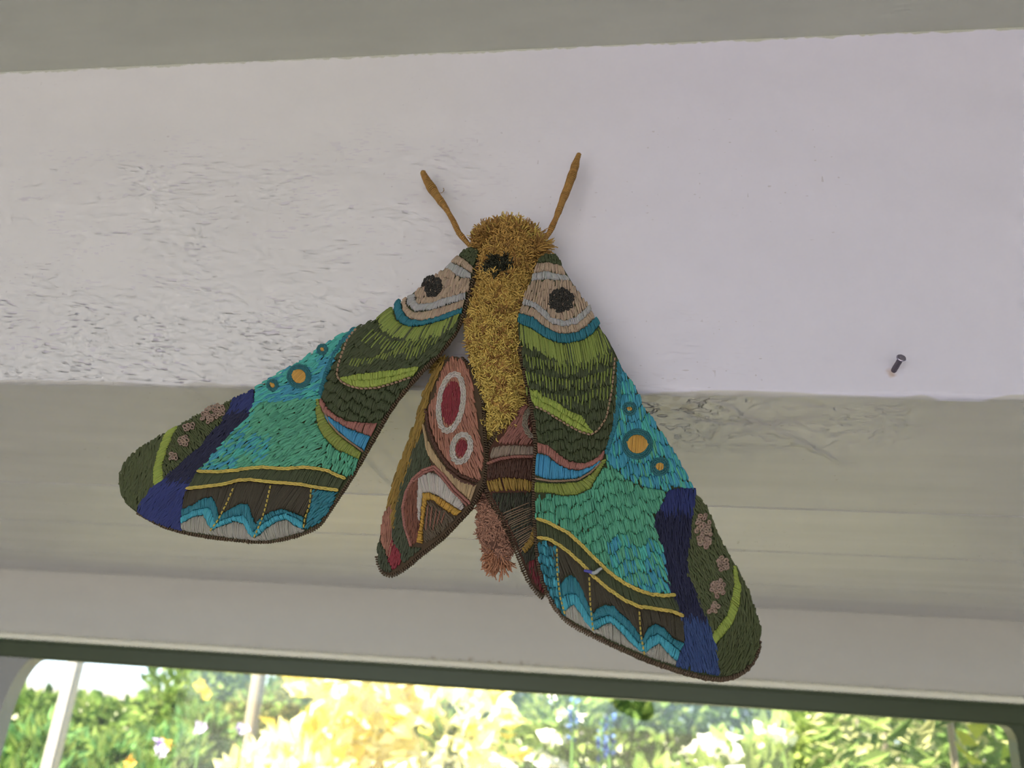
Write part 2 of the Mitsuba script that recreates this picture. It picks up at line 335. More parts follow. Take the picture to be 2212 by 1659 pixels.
class Patch:
    """Collects the stitches of one embroidered region; each stitch is a low arched bar of thread."""

    def __init__(self, wing): self.w, self.V, self.F, self.C, self.n = wing, [], [], [], 0

    def add(self, v, f, c):
        self.V.append(v); self.F.append(f + self.n); self.C.append(c); self.n += len(v); return self

    def stitch(self, A, B, w, colr, h0=3.0, lift=1.6, bow=0.0):
        A, B = np.asarray(A, float), np.asarray(B, float); S = len(A)
        if S == 0: return self
        s = np.array([0, .1, .3, .5, .7, .9, 1]); prof = np.array([-2.2, .55, 1, 1.05, 1, .55, -2.2]); wid = np.array([.55, .95, 1, 1, 1, .95, .55])
        d = B - A; L = np.linalg.norm(d, axis=1, keepdims=True) + 1e-9; t = d / L; q = np.stack([-t[:, 1], t[:, 0]], -1)
        w = np.broadcast_to(w, (S,)); bow = np.broadcast_to(bow, (S,)); h0 = np.broadcast_to(h0, (S,)); lift = np.broadcast_to(lift, (S,))
        cu = np.array([-1, -.5, .5, 1]); cz = np.array([-1.0, .55, .55, -1.0])
        mid = A[:, None] + d[:, None] * s[None, :, None] + q[:, None] * (bow[:, None] * np.sin(np.pi * s))[..., None]
        P = mid[:, :, None] + q[:, None, None] * (w[:, None, None] * .5 * wid[None, :, None] * cu[None, None])[..., None]
        H = h0[:, None, None] + lift[:, None, None] * prof[None, :, None] + (w[:, None, None] * .27) * cz[None, None]
        P = self.w.map(P.reshape(-1, 2), H.reshape(-1))
        i, j = np.meshgrid(np.arange(6), np.arange(3), indexing='ij')
        qd = np.stack([i * 4 + j, i * 4 + j + 1, (i + 1) * 4 + j + 1, (i + 1) * 4 + j], -1).reshape(-1, 4)
        f = np.vstack([qd[:, [0, 1, 2]], qd[:, [0, 2, 3]]])
        F = (f[None] + (np.arange(S) * 28)[:, None, None]).reshape(-1, 3)
        c = np.repeat(colr, 28, 0)
        return self.add(P, F, c)

    def band(self, A, B, w, c, rows=1, jit=1.5, rag=0.0, wave=.12, h0=3.0, lift=1.6, ov=1.12, seed=0, gap=1.0):
        """Satin stitches from the line A to the line B, in rows."""
        r = np.random.default_rng(seed + int(abs(np.sum(A[0])) * 7) % 9999)
        w = w * (.8 if gap < 2 else 1)
        n = max(4, int(max(plen(A), plen(B)) / (w * .82 * gap)))
        a, b = resample(A, n), resample(B, n)
        tt = np.arange(n)
        for k in range(rows):
            f0 = k / rows + (wave * wob(tt * .16 + 5 * k, seed + k) / rows if 0 < k else 0)
            f1 = (k + 1) / rows + (wave * wob(tt * .16 + 5 * (k + 1), seed + k + 1) / rows if k + 1 < rows else 0)
            mid = (f0 + f1) / 2; hl = (f1 - f0) / 2 * (ov if rows > 1 else 1.0)
            f0, f1 = mid - hl, mid + hl
            if rag: f1 = f0 + (f1 - f0) * (1 - rag * r.random(n))
            p0, p1 = a + (b - a) * np.reshape(f0, (-1, 1)), a + (b - a) * np.reshape(f1, (-1, 1))
            p0 = p0 + r.normal(0, jit * .5, (n, 2)); p1 = p1 + r.normal(0, jit * .5, (n, 2))
            keep = np.linalg.norm(p1 - p0, axis=1) > 2.5
            m = (p0 + p1) / 2
            cc = paint(c, m, r)
            self.stitch(p0[keep], p1[keep], w * r.uniform(1.1, 1.5, n)[keep] * (1 if gap < 2 else .8), cc[keep], h0 + r.uniform(0, 1.2, n)[keep], lift, r.normal(0, .4, n)[keep])
        return self

    def fill(self, poly, ang, w, L, c, jit=1.2, h0=3.0, lift=1.6, rnd=1.0, seed=0, dens=.82, spread=.07):
        """Long and short stitches over a polygon; ang in degrees, or a function of the points giving unit vectors."""
        r = np.random.default_rng(seed + int(abs(np.sum(poly)) * 3) % 9999)
        w = w * .8
        pg = shapely.Polygon(poly).buffer(2.2); shapely.prepare(pg)
        a0 = math.radians(ang) if not callable(ang) else 0.0
        if callable(ang):
            g = ang(np.array([pg.centroid.coords[0]]))[0]; a0 = math.atan2(g[1], g[0])
        ca, sa = math.cos(a0), math.sin(a0); R = np.array([[ca, sa], [-sa, ca]])
        q = np.asarray(poly, float) @ R.T
        stp = L * (.95 if rnd < .3 else .86)
        us, vs = np.arange(q[:, 0].min() - L, q[:, 0].max() + L, stp), np.arange(q[:, 1].min() - w, q[:, 1].max() + w, w * dens)
        U, V = np.meshgrid(us, vs, indexing='ij')
        ph = np.where(np.arange(len(vs)) % 2 == 0, 0, .5) * rnd * stp + r.uniform(-.25, .25, len(vs)) * rnd * L + (1 - min(rnd, 1)) * L * .38 * wob(vs * .11, seed + 3)
        U = U + ph[None] + r.normal(0, jit * (.35 if rnd < .3 else 1), U.shape)
        P = np.stack([U.ravel(), V.ravel() + r.normal(0, w * .12, U.size)], -1) @ R
        P = P[shapely.contains_xy(pg, P[:, 0], P[:, 1])]
        if callable(ang): d = ang(P)
        else: d = np.tile([ca, sa], (len(P), 1))
        th = r.normal(0, spread, len(P)); d = np.stack([d[:, 0] * np.cos(th) - d[:, 1] * np.sin(th), d[:, 0] * np.sin(th) + d[:, 1] * np.cos(th)], -1)
        ln = L * (r.uniform(.9, 1.0, len(P)) if rnd < .3 else r.uniform(.8, 1.15, len(P)))
        ends = []
        for s in (-.5, .5):
            best = np.zeros(len(P))
            for fr in (.15, .3, .45, .6, .8, 1.0):
                e = P + d * (s * ln * fr)[:, None]
                best = np.where(shapely.contains_xy(pg, e[:, 0], e[:, 1]), fr, best)
            ends.append(P + d * (s * ln * best)[:, None])
        k = np.linalg.norm(ends[1] - ends[0], axis=1) > 3.0
        if k.sum() < 3: return self.knots(np.array(pg.centroid.coords[0]), w * 1.6, w * 1.6, 0, c, rad=w * .5, th=w * .4, h0=h0)
        self.stitch(ends[0][k], ends[1][k], w * r.uniform(1.15, 1.6, k.sum()), paint(c, P, r)[k], h0 + r.uniform(0, 1.6, k.sum()), lift, r.normal(0, .5, k.sum()))
        return self

    def running(self, A, c, L=9, gap=2.0, w=4.0, h0=6.0, side=0.0):
        n = max(2, int(plen(A) / (L + gap)))
        p = resample(A, n * 2 + 1); q = p[1:] - p[:-1]
        a = p[0:-1:2] ; b = p[1::2] + (p[2::2] - p[1::2]) * (1 - gap / (L + gap) * 2 if gap < L / 2 else 0)
        r = np.random.default_rng(n)
        return self.stitch(a, b, w, paint(c, a, r), h0, 1.2)

    def chain(self, A, c, L=13., w=9., th=2.1, h0=6.5):
        n = max(2, int(plen(A) / (L * .82))); p = resample(A, n + 1)
        t = np.gradient(p, axis=0); t /= np.linalg.norm(t, axis=1, keepdims=True); q = np.stack([-t[:, 1], t[:, 0]], -1)
        s = np.linspace(0, 2 * np.pi, 13)[:-1]
        x = (1 - np.cos(s)) / 2; y = np.sin(s) * (.35 + .65 * x) * .62
        r = np.random.default_rng(n)
        C = p[:-1, None] + t[:-1, None] * (x * L * 1.08)[None, :, None] + q[:-1, None] * (y * w * .5)[None, :, None] + r.normal(0, .35, (n, 1, 2))
        H = h0 + 1.2 * np.cos(s)[None] + r.uniform(-.4, .4, (n, 1)) + 0 * C[..., 0]
        P = self.w.map(C.reshape(-1, 2), H.reshape(-1)).reshape(n, 12, 3)
        v, f = tubes(P, th * PX, 5, closed=True)
        return self.add(v, f, np.repeat(paint(c, p[:-1], r), 60, 0))

    def cord(self, A, c, w=4.5, h0=5.5, L=9.):
        """A couched cord of short slanted stitches."""
        n = max(2, int(plen(A) / (L * .6))); p = resample(A, n); t = np.gradient(p, axis=0); t /= np.linalg.norm(t, axis=1, keepdims=True)
        q = np.stack([-t[:, 1], t[:, 0]], -1); r = np.random.default_rng(n)
        return self.stitch(p - t * L * .5 - q * w * .22, p + t * L * .5 + q * w * .22, w, paint(c, p, r), h0, 1.4)

    def knots(self, ce, rx, ry, ang, c, rad=3.6, th=2.0, h0=6.0, step=None, seed=1):
        r = np.random.default_rng(seed + int(ce[0])); a = math.radians(ang); step = step or rad * 2.0
        g = np.stack(np.meshgrid(np.arange(-rx, rx + step, step), np.arange(-ry, ry + step, step)), -1).reshape(-1, 2) + r.normal(0, step * .2, (1, 2))
        g = g + r.normal(0, step * .22, g.shape)
        g = g[(g[:, 0] / rx) ** 2 + (g[:, 1] / ry) ** 2 < 1.0]
        if len(g) == 0: g = np.zeros((1, 2))
        g = g @ np.array([[math.cos(a), math.sin(a)], [-math.sin(a), math.cos(a)]]) + ce
        n = len(g); s = np.linspace(0, 2 * np.pi, 9)[:-1]
        sq = r.uniform(.65, 1.1, (n, 1)); an = r.uniform(0, 3.14, (n, 1))
        X, Y = rad * np.cos(s)[None] * np.ones((n, 1)), rad * sq * np.sin(s)[None]
        C = g[:, None] + np.stack([X * np.cos(an) - Y * np.sin(an), X * np.sin(an) + Y * np.cos(an)], -1)
        H = h0 + r.uniform(0, 1.5, (n, 1)) + 1.3 * np.sin(s + r.uniform(0, 6, (n, 1)))
        P = self.w.map(C.reshape(-1, 2), H.reshape(-1)).reshape(n, 8, 3)
        v, f = tubes(P, th * PX, 4, closed=True)
        return self.add(v, f, np.repeat(paint(c, g, r), 32, 0))

    def put(self, key, label=None, kind='stuff', mat='thread'):
        return put(key, (np.vstack(self.V), np.vstack(self.F)), mat, smooth=True, color=np.clip(np.vstack(self.C), 0, 1), label=label, kind=kind)


def paint(c, p, r):
    """c: one colour, a list of (colour, weight), or a function of the points; with a little variation from thread to thread."""
    n = len(p)
    if callable(c): out = c(p, r)
    elif isinstance(c, list):
        w = np.array([x[1] for x in c], float); out = np.array([x[0] for x in c])[r.choice(len(c), n, p=w / w.sum())]
    else: out = np.tile(c, (n, 1))
    return out * r.normal(1, .07, (n, 1)).clip(.7, 1.3) * r.normal(1, .02, (n, 3))


def two(ca, cb, where, soft=18., mixed=None):
    """Colour ca or cb, by a signed distance function with a ragged change-over."""
    def fn(p, r):
        k = where(p) + r.normal(0, soft, len(p)) > 0
        return np.where(k[:, None], cb, ca)
    return fn


BEIGE, GREY, TEAL = col(146, 126, 106), col(140, 141, 142), col(16, 96, 112)
LIME, GREEN, LEAF, PINK, BLUE = col(112, 128, 50), col(55, 64, 38), col(126, 143, 48), col(134, 84, 74), col(28, 118, 158)
OLIVE, TURQ, TURQ2, SEA, SEA2 = col(110, 122, 42), col(30, 124, 150), col(45, 150, 140), col(64, 142, 112), col(52, 126, 100)
NAVY, ROYAL, TIP, KNOT, CHAIN = col(21, 24, 54), col(30, 42, 100), col(66, 74, 42), col(136, 114, 100), col(172, 152, 58)
BROWN, SC1, SC2, SILVER, BIND = col(54, 49, 36), col(20, 104, 120), col(36, 140, 160), col(136, 134, 124), col(82, 66, 48)
ORANGE, DTEAL, BLACK, TAN = col(172, 128, 40), col(20, 88, 96), col(42, 41, 38), col(132, 108, 84)
SALMON, WHITE, CRIM, DBR, MUST = col(142, 93, 74), col(158, 151, 144), col(112, 28, 40), col(72, 45, 34), col(124, 98, 30)
CHEV, DGH, TAUPE, BEI2, RUST = col(160, 120, 26), col(58, 65, 46), col(80, 68, 52), col(150, 126, 90), col(106, 62, 46)


def wing_base(key, wing, outline, colr, label, th=9.0):
    o = chaikin(outline, 2)
    m = manifold3d.CrossSection([o if shapely.LinearRing(o).is_ccw else o[::-1]]).extrude(th).refine_to_length(12).to_mesh()
    v = m.vert_properties[:, :3]
    P = wing.map(v[:, :2], v[:, 2] - th)
    f = m.tri_verts[:, ::-1]
    return put(key, (P, f), 'wool', smooth=False, color=np.tile(colr, (len(P), 1)), label=label)


def binding(key, wing, path, c=BIND, rad=4.2, h=-4.0, label='brown overcast edge binding', closed=False):
    p = chaikin(path, 2, closed)
    if closed: p = np.vstack([p, p[:1]])
    n = int(plen(p) / 5.2); m = 8
    q = resample(p, n * m); t = np.gradient(q, axis=0); t /= np.linalg.norm(t, axis=1, keepdims=True) + 1e-9
    nn = np.stack([-t[:, 1], t[:, 0]], -1); a = np.arange(n * m) * 2 * np.pi / m
    r = np.random.default_rng(n); wv = 1 + .12 * np.repeat(r.normal(0, 1, n), m)
    P = wing.map(q + nn * (rad * .8 * np.cos(a) * wv)[:, None], h + rad * 1.15 * np.sin(a) * wv)
    v, f = tubes(P[None], 2.0 * PX, 4)
    c_ = np.repeat(paint(c, np.repeat(q[::m], 1, 0)[:n], r), m, 0)
    return put(key, (v, f), 'thread', smooth=True, color=np.clip(np.repeat(c_, 4, 0), 0, 1), label=label)


def ell(ce, rx, ry, ang=0, n=40, a0=0, a1=360):
    a = np.radians(np.linspace(a0, a1, n)); x, y = rx * np.cos(a), ry * np.sin(a); g = math.radians(ang)
    return np.stack([ce[0] + x * math.cos(g) - y * math.sin(g), ce[1] + x * math.sin(g) + y * math.cos(g)], -1)


def mound(rgb, noise_=.06): return rgb


info(MOTH, 'embroidered textile moth with teal green wings and fluffy yellow body on the white beam', 'textile moth')

# ------------------------------------------------------------------ left forewing
LF = Wing((1010, 590), (-.82, .57), 19.0, -.011, .030, 2.2)
LF.v = np.array([.57, .82])
lf = f'{MOTH}__forewing'
LF_OUT = [(1034, 540), (1022, 536), (1008, 541), (990, 553), (975, 568), (960, 582), (925, 607), (880, 643), (852, 667), (810, 691), (774, 708), (735, 727), (690, 752), (655, 779), (602, 808), (550, 842), (506, 861), (484, 872), (450, 886),
          (419, 900), (386, 920), (360, 934), (324, 955), (296, 973), (274, 996), (261, 1021), (257, 1046), (263, 1071), (275, 1091), (295, 1107), (316, 1121), (352, 1136), (380, 1146), (419, 1153), (464, 1158), (492, 1163), (534, 1168),
          (576, 1171), (604, 1166), (632, 1158), (660, 1150), (686, 1139), (697, 1126), (711, 1100), (728, 1077), (744, 1052), (761, 1027), (778, 996), (795, 965), (812, 934), (831, 898), (848, 872), (873, 844), (894, 816), (919, 788), (945, 765),
          (968, 737), (985, 715), (999, 678), (1006, 641), (1016, 611), (1023, 585), (1032, 555)]
wing_base(lf, LF, LF_OUT, GREEN * .8, 'left forewing of dark green cloth covered in embroidery')
binding(f'{lf}__edge_binding', LF, [(296, 1107), (352, 1138), (419, 1155), (492, 1165), (576, 1172), (632, 1160), (686, 1141), (711, 1102), (744, 1054), (778, 998), (812, 936), (848, 874), (894, 818), (945, 767), (985, 717), (1003, 670), (1018, 611), (1034, 560)])


def R(n): return f'{lf}__{n}'


Patch(LF).fill([(1032, 541), (1021, 537), (1008, 542), (991, 553), (1001, 558), (1011, 566), (1020, 575), (1029, 560)], 130, 4.2, 16, GREEN).put(R('shoulder_patch'), 'dark green shoulder')
p = Patch(LF)
p.band([(991, 553), (1005, 562), (1021, 577)], [(976, 568), (996, 576), (1019, 590)], 4.3, BEIGE)
p.fill([(958, 585), (970, 580), (985, 596), (1000, 602), (1016, 604), (1013, 620), (1006, 634), (985, 640), (965, 645), (940, 655), (912, 660), (900, 655), (898, 640), (906, 624), (925, 608)], 112, 4.4, 24, BEIGE, seed=2)
p.band([(880, 645), (876, 655), (884, 668), (900, 677), (930, 672), (965, 661), (1003, 648)], [(869, 651), (871, 672), (882, 688), (900, 694), (935, 690), (968, 679), (998, 666)], 4.4, BEIGE)
p.put(R('beige_stitching'), 'beige satin stitching')
p = Patch(LF)
p.band([(976, 568), (996, 577), (1018, 591)], [(962, 583), (985, 596), (1016, 604)], 4.3, GREY)
p.band([(899, 638), (898, 650), (908, 660), (935, 656), (965, 645), (1005, 634)], [(882, 644), (880, 658), (896, 673), (930, 671), (965, 660), (1003, 648)], 4.2, GREY, h0=4.5)
p.put(R('grey_stitching'), 'pale grey stitched rings')
Patch(LF).knots((936, 622), 21, 22, 0, BLACK, rad=2.4, th=1.7, h0=6.5).put(R('eye_spot'), 'round charcoal knotted eye spot')
p = Patch(LF)
p.band([(866, 647), (868, 667), (878, 684), (893, 693), (915, 695), (944, 688), (970, 678), (999, 667)], [(852, 663), (855, 687), (868, 700), (888, 707), (918, 703), (956, 693), (975, 687), (995, 678)], 4.6, TEAL, h0=4.5)
p.put(R('teal_band'), 'teal satin band')
p = Patch(LF)
p.fill([(810, 692), (775, 708), (754, 732), (744, 758), (734, 786), (730, 813), (737, 819), (767, 811), (805, 807), (855, 802), (904, 794), (945, 765), (985, 714), (990, 690), (930, 715), (880, 720), (850, 715)], lambda q: np.stack([-.62 - .1 * (q[:, 0] < 830), .74 + 0 * q[:, 0]], -1), 4.0, 26, GREEN, rnd=.4, seed=5)
p.fill([(764, 717), (746, 740), (728, 773), (713, 808), (703, 839), (696, 862), (710, 882), (728, 897), (753, 909), (782, 913), (812, 915), (831, 897), (848, 871), (890, 817), (855, 831), (817, 843), (782, 844), (756, 838), (737, 828), (726, 813), (731, 786), (742, 757), (751, 731), (768, 712)], lambda q: np.stack([-.35 - .3 * (q[:, 0] < 740), .9 + 0 * q[:, 0]], -1), 4.0, 24, GREEN, rnd=.15, seed=6)
p.put(R('dark_green_stitching'), 'dark green long stitches')
p = Patch(LF)
p.band([(848, 664), (853, 690), (868, 702), (890, 708), (918, 705), (956, 694), (994, 679)], [(810, 695), (815, 716), (835, 735), (862, 742), (893, 742), (940, 740), (978, 716)], 3.9, [(LIME, 5), (LIME * .8, 2), (GREEN, .7)], rag=.3, h0=4.5)
p.band([(812, 712), (850, 737), (900, 735), (950, 728)], [(780, 745), (820, 775), (870, 775), (930, 765)], 3.2, LIME * .8, rag=.6, h0=5.0, gap=2.8)
p.band([(765, 775), (800, 775), (860, 755), (925, 745)], [(752, 800), (790, 795), (850, 782), (912, 780)], 3.0, LIME * .8, rag=.6, h0=5.0, gap=2.6)
p.put(R('lime_fringe'), 'ragged lime green long stitches')
p = Patch(LF)
p.band([(737, 819), (767, 811), (805, 807), (855, 801), (904, 794)], [(744, 824), (764, 836), (787, 840), (824, 835), (894, 812)], 4.6, LEAF, h0=5, rows=2)
p.put(R('lime_leaf'), 'bright lime satin crescent')
p = Patch(LF).running([(772, 712), (754, 732), (744, 758), (734, 786), (729, 813), (739, 827), (756, 836), (782, 842), (817, 840), (855, 829), (890, 817)], TAN, L=8, gap=1.5, w=4.6)
p.cord([(700, 886), (714, 915), (733, 937), (759, 957), (783, 974)], TAN * .85, w=4)
p.put(R('tan_outline'), 'tan outline stitches')
Patch(LF).band([(694, 862), (708, 883), (726, 898), (751, 911), (782, 914), (814, 914)], [(694, 878), (703, 896), (724, 909), (748, 923), (772, 932), (802, 943)], 5.0, PINK, h0=4.5).put(R('dusty_pink_band'), 'dusty pink satin band')
Patch(LF).band([(703, 897), (724, 910), (748, 924), (774, 934), (800, 943)], [(712, 912), (722, 922), (742, 940), (760, 957), (785, 973)], 5.0, BLUE, h0=4).put(R('bright_blue_crescent'), 'bright blue satin crescent')
Patch(LF).band([(692, 866), (697, 885), (711, 915), (730, 938), (757, 959), (781, 976)], [(684, 868), (683, 892), (688, 926), (705, 950), (728, 972), (773, 992)], 4.8, OLIVE, h0=4).put(R('olive_band'), 'olive green satin band')
turq = [(552, 841), (602, 809), (655, 780), (690, 753), (735, 728), (773, 709), (763, 718), (745, 741), (726, 774), (711, 808), (701, 839), (693, 862), (665, 864), (641, 865), (618, 868), (590, 869), (552, 872)]
p = Patch(LF).fill(turq, 150, 4.0, 26, two(TURQ, TURQ2, lambda q: 26 * wob(q[:, 0] * .03 + q[:, 1] * .05, 9), 16), seed=8, spread=.18)
p.band([(770, 711), (745, 741), (726, 774), (711, 808), (697, 858)], [(760, 714), (735, 741), (716, 774), (701, 808), (690, 850)], 4, TEAL, h0=5)
p.put(R('turquoise_panel'), 'turquoise and blue long stitches')
for ce, rr, ri, rx in (((649, 816), 24, 15, 1.0), ((592, 835), 11, 5, 1.0), ((699, 758), 10, 4, 1.0)):
    s = Patch(LF).cord(np.vstack([ell(ce, rr - k, (rr - k) * 1.0, -40, 44) for k in (0, 3.5)] + ([ell(ce, rr - 7, rr - 7, 0, 40)] if rr > 20 else [])), DTEAL, w=4.5, h0=6.5)
    key = s.put(R('spot_ring'), 'dark teal ring')
    Patch(LF).band(ell(ce, ri, ri * 1.15, 45, 20, 180, 360), ell(ce, ri, ri * 1.15, 45, 20, 180, 0), 3.6, ORANGE, h0=6, jit=.8).put(key + '__spot_centre', 'mustard satin centre')
sea = [(552, 872), (590, 869), (641, 865), (686, 862), (683, 892), (688, 926), (705, 951), (725, 973), (745, 979), (774, 992), (761, 1026), (746, 1030), (702, 1013), (660, 1009), (576, 1011), (506, 1018), (431, 1018), (459, 987), (478, 962), (509, 931), (537, 909), (549, 872)]
Patch(LF).fill(sea, lambda q: np.stack([-.80 + .45 * (q[:, 0] > 700), .6 + .3 * (q[:, 0] > 700)], -1), 4.2, 27, lambda q, r: np.where((((q[:, 0] < 560 - (q[:, 1] - 870) * .35) | (np.hypot(q[:, 0] - 560, q[:, 1] - 965) < 30)) & (r.random(len(q)) < .7))[:, None], np.where((r.random(len(q)) < .5)[:, None], TURQ, TURQ2), np.where((r.random(len(q)) < .7)[:, None], SEA, SEA2)), rnd=.5, seed=11, spread=.14).put(R('sea_green_panel'), 'sea green long stitches')
navy = [(507, 862), (548, 843), (548, 872), (537, 909), (509, 931), (478, 962), (459, 987), (431, 1013), (425, 1024), (404, 1058), (396, 1072), (393, 1111), (393, 1146), (352, 1135), (318, 1121), (297, 1104), (316, 1074), (332, 1052), (372, 1021), (397, 999), (436, 965), (453, 943), (481, 912), (492, 895)]
Patch(LF).fill(navy, 128, 3.4, 30, lambda q, r: np.where((q[:, 1] + .1 * q[:, 0] + r.normal(0, 3, len(q)) < 945)[:, None], ROYAL * .85, np.where((q[:, 1] - .1 * q[:, 0] + r.normal(0, 3, len(q)) < 1004)[:, None], NAVY, ROYAL)), h0=3, lift=.5, spread=.16, dens=.62).put(R('navy_stripe'), 'navy and royal blue stripe')
tip1 = [(505, 863), (484, 873), (450, 887), (419, 901), (388, 921), (377, 938), (364, 972), (354, 1004), (356, 1036), (372, 1020), (397, 998), (436, 964), (453, 942), (481, 911), (491, 895)]
tip2 = [(362, 935), (324, 956), (297, 974), (275, 997), (262, 1022), (259, 1046), (265, 1070), (277, 1090), (296, 1103), (316, 1073), (331, 1052), (333, 1018), (343, 976), (353, 950)]
Patch(LF).fill(tip1, 60, 3.4, 24, TIP, h0=3, lift=.6, spread=.25, dens=.75).fill(tip2, 105, 3.4, 26, TIP, h0=3, lift=.6, spread=.2, dens=.75).put(R('olive_wing_tip'), 'mossy olive green wing tip')
Patch(LF).band([(388, 921), (377, 938), (364, 971), (353, 1004), (356, 1036)], [(363, 935), (352, 951), (343, 976), (333, 1018), (332, 1051)], 4.0, LEAF * .95, h0=4).put(R('lime_stripe'), 'lime green satin stripe')
for ce, rx, ry, an in (((461, 896), 30, 17, -28), ((410, 925), 13, 10, -10), ((399, 954), 12, 11, 0), ((382, 988), 11, 10, 0)):
    Patch(LF).knots(ce, rx, ry, an, KNOT, rad=3.6, th=2.1).put(R('knot_cluster'), 'cluster of beige knots')
CH1 = [(430, 1020), (470, 1021), (506, 1019), (540, 1013), (576, 1011), (610, 1014), (660, 1011), (702, 1016), (744, 1033)]
CH2 = [(406, 1057), (440, 1053), (478, 1049), (510, 1041), (540, 1038), (590, 1043), (646, 1047), (688, 1054), (729, 1060)]
Patch(LF).band(CH1, CH2, 4.0, GREEN * .95, h0=2.5).put(R('green_strip'), 'dark green strip between the chains')
SCT = [(396, 1101), (422, 1089), (440, 1077), (459, 1074), (468, 1090), (474, 1115), (484, 1109), (503, 1098), (520, 1088), (537, 1091), (544, 1112), (551, 1133), (565, 1119), (588, 1106), (610, 1100), (632, 1107), (655, 1117)]
SCB = [(396, 1117), (420, 1104), (446, 1098), (458, 1100), (464, 1120), (468, 1134), (479, 1126), (506, 1116), (527, 1113), (538, 1128), (548, 1150), (568, 1133), (593, 1117), (616, 1109), (638, 1117), (655, 1128)]
SCG = [(395, 1131), (419, 1117), (442, 1113), (450, 1132), (459, 1146), (478, 1137), (509, 1126), (528, 1132), (540, 1154), (549, 1163), (562, 1156), (576, 1142), (601, 1126), (621, 1122), (638, 1136), (657, 1144)]
SCE = [(395, 1146), (419, 1151), (464, 1156), (492, 1161), (534, 1166), (576, 1168), (604, 1163), (632, 1155), (657, 1148)]
Patch(LF).band(CH2[:8], SCT, 3.8, BROWN, h0=2.5).put(R('dark_brown_panel'), 'dark brown satin panel')
Patch(LF).band(SCG, SCE, 3.8, SILVER, h0=3).put(R('grey_scallops'), 'pale grey scallops')
Patch(LF).band(SCT, SCB, 4.0, SC1, h0=3.5).band(SCB, SCG, 4.0, SC2, h0=4.5).put(R('teal_scallops'), 'teal scalloped bands')
Patch(LF).fill([(676, 1058), (728, 1064), (714, 1095), (690, 1127), (661, 1142), (672, 1090)], 135, 4.2, 26, [(SC1, 3), (TEAL, 2)]).put(R('teal_corner'), 'teal corner panel')
Patch(LF).chain(CH1, CHAIN).chain(CH2, CHAIN).put(R('yellow_chain'), 'yellow chain stitch lines')
p = Patch(LF)
for l in ([(508, 1056), (494, 1088), (473, 1128), (456, 1150)], [(588, 1050), (577, 1098), (567, 1128), (551, 1164)], [(675, 1057), (672, 1090), (661, 1122), (658, 1143)]): p.running(l, CHAIN * .9, L=8, gap=2, w=3.6, h0=7.5)
p.put(R('yellow_running_stitch'), 'yellow running stitches')

# ------------------------------------------------------------------ right forewing
RF = Wing((1190, 600), (.36, .93), 20.0, .004, .035, 2.2)
RF.v = np.array([-.93, .36])
rf = f'{MOTH}__forewing_001'
RF_OUT = [(1166, 556), (1176, 550), (1196, 548), (1207, 561), (1223, 590), (1239, 616), (1259, 646), (1279, 679), (1292, 699), (1305, 724), (1319, 744), (1331, 766), (1344, 799), (1364, 822), (1378, 846), (1386, 876), (1408, 900), (1428, 934), (1448, 964), (1464, 990),
          (1476, 1018), (1491, 1044), (1502, 1066), (1526, 1094), (1538, 1125), (1550, 1155), (1571, 1191), (1592, 1227), (1611, 1266), (1629, 1311), (1641, 1348), (1643, 1378), (1636, 1408), (1621, 1435), (1598, 1453), (1570, 1462), (1544, 1463), (1502, 1455), (1457, 1442),
          (1412, 1427), (1366, 1408), (1321, 1388), (1276, 1366), (1237, 1346), (1211, 1324), (1193, 1296), (1178, 1260), (1166, 1215), (1160, 1161), (1157, 1101), (1155, 1055), (1159, 994), (1161, 954), (1155, 901), (1143, 838), (1132, 789), (1123, 742), (1120, 698), (1126, 663), (1140, 623), (1153, 590), (1160, 568)]
wing_base(rf, RF, RF_OUT, GREEN * .8, 'right forewing of dark green cloth covered in embroidery')
binding(f'{rf}__edge_binding', RF, [(1641, 1385), (1637, 1410), (1622, 1438), (1598, 1457), (1570, 1466), (1544, 1467), (1502, 1459), (1457, 1446), (1412, 1431), (1366, 1412), (1321, 1392), (1276, 1370), (1236, 1350), (1209, 1327), (1190, 1298), (1175, 1262), (1163, 1216), (1157, 1161), (1154, 1101), (1153, 1055), (1156, 994), (1158, 954), (1153, 901), (1141, 838), (1130, 789), (1121, 742)], rad=5.5)


def R(n): return f'{rf}__{n}'


Patch(RF).fill([(1163, 568), (1168, 557), (1177, 551), (1195, 549), (1206, 562), (1213, 575), (1185, 568)], 80, 4.2, 16, GREEN).put(R('shoulder_patch'), 'dark green shoulder')
p = Patch(RF)
p.band([(1160, 571), (1183, 567), (1213, 575)], [(1154, 591), (1179, 586), (1219, 596)], 4.3, BEIGE)
p.fill([(1150, 609), (1178, 605), (1205, 607), (1230, 608), (1243, 625), (1259, 648), (1272, 661), (1259, 673), (1242, 689), (1219, 696), (1189, 689), (1176, 673), (1156, 658), (1131, 650), (1138, 630)], lambda q: np.stack([(q[:, 0] - 1195) * .004, 1 + 0 * q[:, 0]], -1), 4.4, 25, BEIGE, seed=2)
p.band([(1131, 659), (1155, 667), (1176, 686), (1193, 701), (1219, 707), (1246, 701), (1266, 683), (1275, 672)], [(1123, 677), (1150, 685), (1176, 707), (1199, 719), (1223, 722), (1246, 719), (1268, 705), (1283, 687)], 4.4, BEIGE)
p.put(R('beige_stitching'), 'beige satin stitching')
p = Patch(RF)
p.band([(1154, 592), (1179, 587), (1219, 597)], [(1150, 608), (1178, 604), (1229, 608)], 4.3, GREY)
p.band([(1134, 648), (1157, 656), (1178, 672), (1190, 688), (1219, 695), (1241, 688), (1259, 672), (1272, 660)], [(1130, 660), (1155, 668), (1175, 688), (1193, 702), (1219, 708), (1247, 702), (1267, 684), (1276, 673)], 4.2, GREY, h0=4.5)
p.put(R('grey_stitching'), 'pale grey stitched rings')
